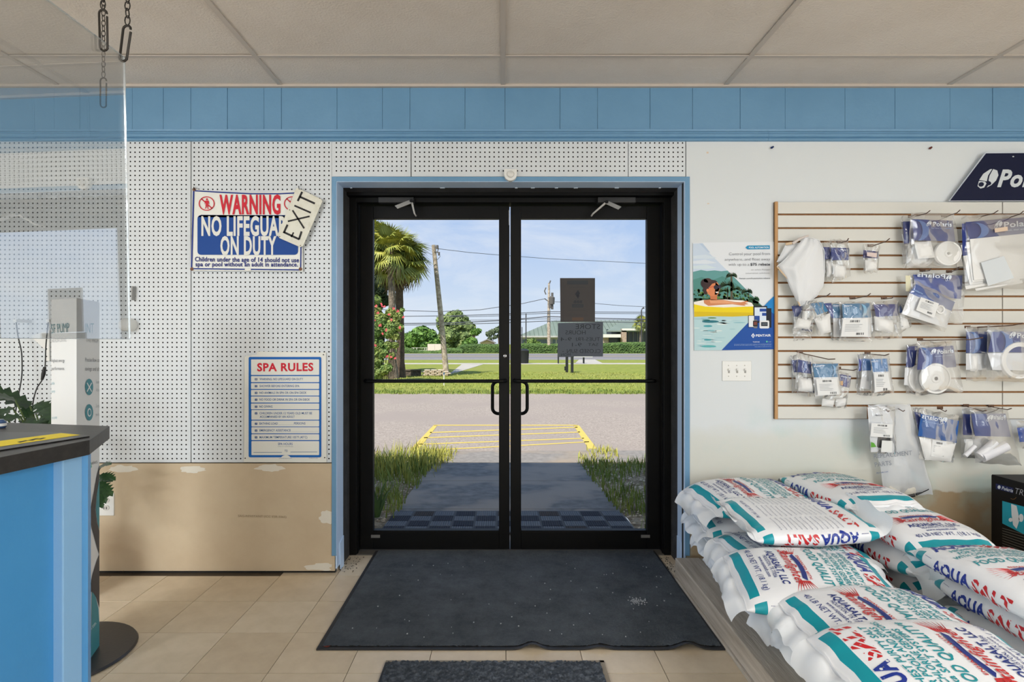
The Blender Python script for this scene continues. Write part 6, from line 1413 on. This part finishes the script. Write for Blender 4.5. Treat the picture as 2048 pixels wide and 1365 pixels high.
b = MB(); b.tube([W(1097, 572, Y), W(1101, 561, Y)], .08, 6); b.tube([W(1092, 575, Y), W(1089, 582, Y), W(1092, 589, Y)], .07, 6); b.lathe([(.35, -.5), (.4, .3), (.2, .45)], W(1103, 600, Y), 'Z', 10); b.tube([W(1097, 596, Y), W(1106, 596, Y)], .08, 6); b.tube([W(1089, 597, Y), W(1097, 603, Y)], .06, 6); b.lathe([(.25, -.3), (.25, .3)], W(1100, 611, Y), 'Z', 10); b.lathe([(.14, -1), (.14, 1)], W(1104.5, 602, Y), 'Z', 8)
b.build('fittings', M('grey_fitting', (96, 92, 88), .6), t, True)
def wire(label, pts, Y0, Y1, r):
    t = thing('power_line', label, 'wire', W(*pts[0], Y0), 'power lines across the street'); n = len(pts); P = [W(x, y, Y0 + (Y1 - Y0) * i / (n - 1)) for i, (x, y) in enumerate(pts)]
    MB().tube(P, r, 5).build('conductor', M('cable_grey', (84, 88, 96), .7), t)
wire('dashed looking line from the leaning pole top to the right', [(873, 497), (940, 505), (1000, 510), (1100, 517.5), (1200, 522), (1300, 527)], 24.2, 30, .012)
wire('line from the palm side of the leaning pole', [(830, 497), (850, 503), (868, 511)], 26, 24.3, .010)
for lab, pts, r in (('topmost far line sagging up to the power pole', [(640, 612), (800, 621), (880, 623), (960, 619.5), (1045, 607), (1091, 597)], .04), ('double line under the topmost far line', [(640, 634), (800, 632.5), (900, 631.5), (1000, 628.5), (1097, 623), (1200, 624), (1400, 625)], .045), ('lower pair, upper line of the far street wires', [(640, 647), (800, 647), (900, 646), (1000, 641), (1097, 633), (1200, 636.5), (1400, 641)], .06),
                    ('lowest line of the far street wires', [(640, 651), (800, 650), (900, 649), (1000, 646), (1097, 642), (1300, 645)], .045), ('thin line just beneath the double line', [(900, 634), (1000, 631.5), (1060, 628), (1097, 626.5), (1200, 627), (1400, 628)], .035), ('thin middle line of the far street wires', [(940, 640), (1040, 639), (1097, 637.5), (1160, 639), (1300, 640)], .03), ('faint line high right of the taped notice', [(1097, 603), (1191, 607), (1240, 611), (1300, 614), (1400, 616)], .03)): wire(lab, pts, 69, 69, r)
def lamp(label, px, ytop, ybase, Y, r, arm):
    t = thing('light_pole', label, 'street light', (W(px, 0, Y).x, Y, GZ), 'light poles across the road'); b = MB(); bt = W(px, ybase, Y); bt.z = min(bt.z, GZ); b.tube([bt, W(px, ytop, Y)], r, 8); b.build('shaft', M('dark_post', (70, 70, 72), .6), t, True)
    if arm: b = MB(); b.tube([W(px, ytop, Y), W(px + 1.5, ytop - 4, Y), W(px + 5, ytop - 5.5, Y)], [r * .8, r * .7, r * 1.6], 8); b.build('lamp_head', M('dark_post', (70, 70, 72), .6), t, True)
lamp('slim dark pole without arm, left of the power pole', 1052, 627, 690, 72, .07, False); lamp('dark street light with a curved arm beside the small palm', 1283, 621, 690, 76, .09, True); lamp('short faint pole right at the door meeting stile', 1044, 654, 690, 72, .05, False)
# ---- hedges
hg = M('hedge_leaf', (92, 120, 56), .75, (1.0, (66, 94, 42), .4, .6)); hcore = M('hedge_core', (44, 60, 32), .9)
def hedge(label, xs_, ztops, Y, dpt, n, seed):
    t = thing('hedge', label, 'hedge', (xs_[0], Y, GZ), 'clipped hedges along the road'); b = MB(); m_ = len(xs_)
    ring = lambda k, g_: [(xs_[k], Y - dpt * g_, GZ), (xs_[k], Y - dpt * g_, ztops[k] - .25 * g_), (xs_[k], Y - dpt * .6 * g_, ztops[k] - .06), (xs_[k], Y + dpt * .6 * g_, ztops[k] - .06), (xs_[k], Y + dpt * g_, ztops[k] - .25), (xs_[k], Y + dpt * g_, GZ)]
    for k in range(m_): b.v += ring(k, .9)
    for k in range(m_ - 1):
        for j in range(5): b.f.append((k * 6 + j, k * 6 + j + 1, k * 6 + 7 + j, k * 6 + 6 + j)); b.mi.append(0)
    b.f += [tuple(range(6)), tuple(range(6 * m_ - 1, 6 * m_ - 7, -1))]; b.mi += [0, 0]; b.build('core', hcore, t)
    r = random.Random(seed); b = MB()
    for k in range(n):
        x = r.uniform(xs_[0], xs_[-1]); i = next(i for i in range(m_ - 1) if xs_[i + 1] >= x); u = (x - xs_[i]) / (xs_[i + 1] - xs_[i]); zt = ztops[i] * (1 - u) + ztops[i + 1] * u
        if r.random() < .6: p = Vector((x, Y - dpt * r.uniform(.88, 1.0), r.uniform(GZ, zt - .1)))
        else: p = Vector((x, Y + r.uniform(-dpt, dpt) * .9, zt + r.uniform(-.08, .04)))
        nn = Vector((r.uniform(-.6, .6), -1, r.uniform(0, 1.6))).normalized(); u_ = nn.orthogonal().normalized(); v_ = nn.cross(u_); s_ = r.uniform(.07, .16); b.add([p - u_ * s_, p - v_ * s_ * .6, p + u_ * s_, p + v_ * s_ * .6], [(0, 1, 2, 3)])
    o = b.build('foliage', hg, t, fixn=False); o['kind'] = 'stuff'
def hx(px, Y): return (px - CX) / F * Y
def hz(py, Y): return H - (py - CY) / F * Y
hedge('low mounded hedge at the far roadside, left door pane', [hx(x, 70) for x in (700, 800, 812, 830, 860, 878, 890, 905, 925)], [hz(y, 70) for y in (699, 700, 696, 701, 703, 702, 698, 697, 700)], 70, .9, 4500, 1)
hedge('taller rounded hedge beside the leaning pole, left door pane', [hx(x, 71.5) for x in (912, 922, 940, 965, 990, 1012)], [hz(y, 71.5) for y in (698, 691, 689, 689.5, 690, 689)], 71.5, 1.2, 4500, 2)
hedge('long clipped hedge before the green roofed building, right door pane', [hx(x, 70) for x in (1030, 1060, 1100, 1150, 1200, 1240, 1290, 1330, 1420)], [hz(y, 70) for y in (689.5, 688, 688.5, 689, 688, 686, 685.5, 686, 686)], 70, 1.1, 8000, 3)
# white wall and rail
t = thing('white_boundary_wall', 'white wall panel beyond the road with a sloping side, left pane', 'wall', (hx(868, 76), 76, -1))
MB().prism([(hx(855, 76), 76, -1.2), (hx(882, 76), 76, -1.2), (hx(882, 76), 76, hz(688, 76)), (hx(855, 76), 76, hz(688, 76))], (0, .3, 0)).build('panel', M('white_render', (222, 208, 198), .8), t); MB().box(hx(868.5, 76), hx(869.2, 76), 75.97, 76.1, -1, hz(688, 76)).build('post', M('white_render', (222, 208, 198), .8), t)
t = thing('white_rail_fence', 'low white rail fence left of the white wall panel', 'fence', (hx(840, 76), 76, -1)); wr_ = M('white_rail', (220, 218, 208), .7)
for py in (695.6, 700): MB().box(hx(823, 76), hx(856, 76), 76, 76.06, hz(py + .5, 76), hz(py - .3, 76)).build('rail', wr_, t)
for px in (827, 833, 849, 853): MB().box(hx(px, 76), hx(px + .9, 76), 75.98, 76.1, -1.2, hz(695, 76)).build('post', wr_, t)
MB().box(hx(885, 77), hx(918, 77), 77, 77.1, -1.2, hz(696, 77)).build('panel', M('cream_fence', (204, 192, 168), .8), t)
# ---- house
Y = 110; t = thing('gabled_house', 'small cream house with a low grey gable beyond the hedge', 'house', (hx(974, Y), Y, -2.3))
MB().prism([(hx(961, Y), Y, -2.3), (hx(988, Y), Y, -2.3), (hx(988, Y), Y, hz(686, Y)), (hx(974.5, Y), Y, hz(681, Y)), (hx(961, Y), Y, hz(686, Y))], (0, 9, 0)).build('wall', M('cream_siding', (214, 196, 166), .8), t)
for s0, s1, nm in ((959, 974.5, 'roof'), (974.5, 991, 'roof')):
    za, zb = (hz(686.8, Y), hz(680, Y)) if s0 < 974 else (hz(680, Y), hz(686.8, Y))
    MB().prism([(hx(s0, Y), Y - .6, za), (hx(s1, Y), Y - .6, zb), (hx(s1, Y), Y - .6, zb + .18), (hx(s0, Y), Y - .6, za + .18)], (0, 10.2, 0)).build(nm, M('grey_shingle', (134, 128, 122), .9), t)
MB().box(hx(984, Y), hx(1008, Y), Y - 2, Y + 6, -2.3, hz(688, Y)).build('side_wing', M('grey_shingle', (134, 128, 122), .9), t)
# ---- green roofed building
Y = 150; t = thing('green_roofed_building', 'long civic building with a green metal hip roof across the road', 'building', (30, Y, -2.3))
gr_ = M('green_metal_roof', (124, 136, 124), .6, (.15, (114, 126, 114), .4, .6)); gr2 = M('green_roof_seam', (92, 106, 94), .6); lt = M('pale_block', (190, 190, 190), .8, (.8, (174, 172, 170), .4, .6)); gw = M('window_band', (96, 112, 124), .3)
xL, xR_ = hx(1036, Y), 78; ze = hz(672, Y); zr = 7.1; yr = 163; xh = 14.6
V = [(xL, Y, ze), (xR_, Y, ze), (xR_, Y + 26, ze), (xL, Y + 26, ze), (xh, yr, zr), (66, yr, zr)]
b = MB(); b.add(V, [(0, 1, 5, 4), (3, 4, 5, 2), (0, 4, 3), (1, 2, 5), (0, 3, 2, 1)]); b.build('roof', gr_, t)
b = MB(); k = 0
x = xL + .8
while x < 60:
    zt = zr if x > xh else ze + (zr - ze) * (x - xL) / (xh - xL); yt = yr if x > xh else Y + (yr - Y) * (x - xL) / (xh - xL)
    d = Vector((0, 0, .10)); b.prism([Vector((x, Y, ze)), Vector((x + .10, Y, ze)), Vector((x + .10, yt, zt)), Vector((x, yt, zt))], d); x += 1.15
o = b.build('roof_seams', gr2, t); o['kind'] = 'stuff'
MB().box(xL, xR_, Y - .1, Y, ze - .35, ze + .05).build('gutter', lt, t)
MB().box(xL + 1, xR_ - 1, Y + 1.5, Y + 24, -2.3, ze - .3).build('wall', lt, t)
for xa, xb in ((1046, 1062), (1064, 1072), (1074, 1103), (1106, 1112), (1115, 1118)): MB().box(hx(xa, Y), hx(xb, Y), Y + 1.4, Y + 1.52, hz(689.5, Y), hz(679, Y)).build('window', gw, t)
Y2 = 138
def px_(x): return hx(x, Y2)
fasc = M('white_fascia', (216, 214, 206), .7); brk = M('tan_brick', (178, 158, 142), .9, (3, (156, 134, 118), .4, .6)); dkg = M('dark_glazing', (58, 66, 72), .2)
MB().prism([(px_(1214), Y2, hz(661, Y2)), (px_(1420), Y2, hz(661, Y2)), (px_(1400), Y2 + 12, hz(640, Y2 + 12)), (px_(1266), Y2 + 12, hz(641, Y2 + 12))], (0, 0, -.3)).build('entrance_roof', gr_, t)
MB().box(px_(1244), px_(1430), Y2 - .3, Y2 + .2, hz(661, Y2), hz(657, Y2)).build('fascia', fasc, t); MB().box(px_(1216), px_(1245), Y2 + .4, Y2 + .8, hz(662, Y2), hz(660.5, Y2)).build('fascia', fasc, t)
MB().box(px_(1243), px_(1253), Y2, Y2 + 1.5, -2.3, hz(658, Y2)).build('brick_pier', brk, t); MB().box(px_(1205), px_(1240), Y2 - 1, Y2 + 3, hz(675, Y2), hz(668.5, Y2)).build('canopy', fasc, t)
MB().box(px_(1206), px_(1218), Y2 + .5, Y2 + 3, -2.3, hz(674, Y2)).build('brick_wall', brk, t); MB().box(px_(1218), px_(1400), Y2 + 3, Y2 + 3.4, -2.3, hz(658, Y2)).build('glazing', dkg, t); MB().box(px_(1222), px_(1243), Y2 + 2.4, Y2 + 3, -2.3, hz(677, Y2)).build('glazing', dkg, t)
for px in (1262, 1271, 1280, 1291, 1303): MB().box(px_(px), px_(px + .8), Y2 + 2.7, Y2 + 3, -2.3, hz(660, Y2)).build('mullion', M('mullion', (150, 152, 152), .6), t)
for k in range(6): MB().box(px_(1206), px_(1218), Y2 + .42, Y2 + .5, hz(688 - 2.6 * k, Y2), hz(687.3 - 2.6 * k, Y2)).build('brick_course', M('brick_pale', (200, 188, 176), .9), t)
# ---- bin, bench, sign posts
t = thing('trash_can', 'black slatted trash can on the grass near the meeting stiles', 'trash can', G(1048, 727)); p = G(1048, 727); bm_ = M('black_powder_coat', (36, 38, 38), .5)
b = MB(); b.lathe([(.26, .02), (.28, .1), (.30, .78), (.31, .80)], p, 'Z', 20); b.build('body', bm_, t, True)
for k in range(20):
    a = 2 * PI * k / 20; b = MB(); b.tube([p + Vector((.285 * math.cos(a), .285 * math.sin(a), .04)), p + Vector((.315 * math.cos(a), .315 * math.sin(a), .80))], .018, 4); b.build('slat', bm_, t)
MB().lathe([(.33, .80), (.34, .84), (.22, .94), (.1, .97), (0, .97)], p, 'Z', 20).build('lid', bm_, t, True)
t = thing('park_bench', 'dark metal bench on the concrete pad by the road', 'bench', G(1142, 727)); Yb = G(1142, 727).y; z0 = GZ
for px in (1116, 1166.5):
    x = hx(px, Yb); b = MB(); b.tube([(x, Yb, z0), (x, Yb, z0 + .45), (x + .02, Yb + .1, z0 + .85)], .03, 6); b.tube([(x, Yb - .4, z0), (x, Yb - .4, z0 + .45), (x, Yb, z0 + .45)], .03, 6); b.build('end_frame', bm_, t)
for k in range(4): MB().box(hx(1115, Yb), hx(1168, Yb), Yb - .4 + .1 * k, Yb - .33 + .1 * k, z0 + .44, z0 + .47).build('seat_slat', bm_, t)
for k in range(30):
    x = hx(1116 + k * 1.15, Yb); MB().box(x, x + .02, Yb + .06, Yb + .09, z0 + .52, z0 + .85).build('back_bar', bm_, t)
MB().box(hx(1115, Yb), hx(1150, Yb), Yb + .05, Yb + .1, z0 + .83, z0 + .88).build('back_rail', bm_, t)
MB().box(hx(1146, Yb), hx(1183, Yb), Yb - .5, Yb - .46, z0 + .42, z0 + .56).build('seat_board', M('pale_board', (196, 196, 190), .6), t)
t = thing('sign_posts', 'pair of black posts with a small board behind the taped papers', 'sign', G(1138, 745)); Yp = G(1138, 745).y
MB().box(hx(1131.5, Yp), hx(1136.5, Yp), Yp, Yp + .12, GZ, hz(700, Yp)).build('post', bm_, t); MB().box(hx(1139.5, Yp), hx(1144.5, Yp), Yp - .5, Yp - .38, GZ, hz(704, Yp)).build('post', bm_, t); MB().box(hx(1129, Yp), hx(1131, Yp), Yp, Yp + .1, hz(741, Yp), hz(733, Yp)).build('meter', bm_, t)
MB().box(hx(1131, Yp), hx(1146, Yp), Yp - .04, Yp, hz(711, Yp), hz(690, Yp)).build('board', bm_, t)
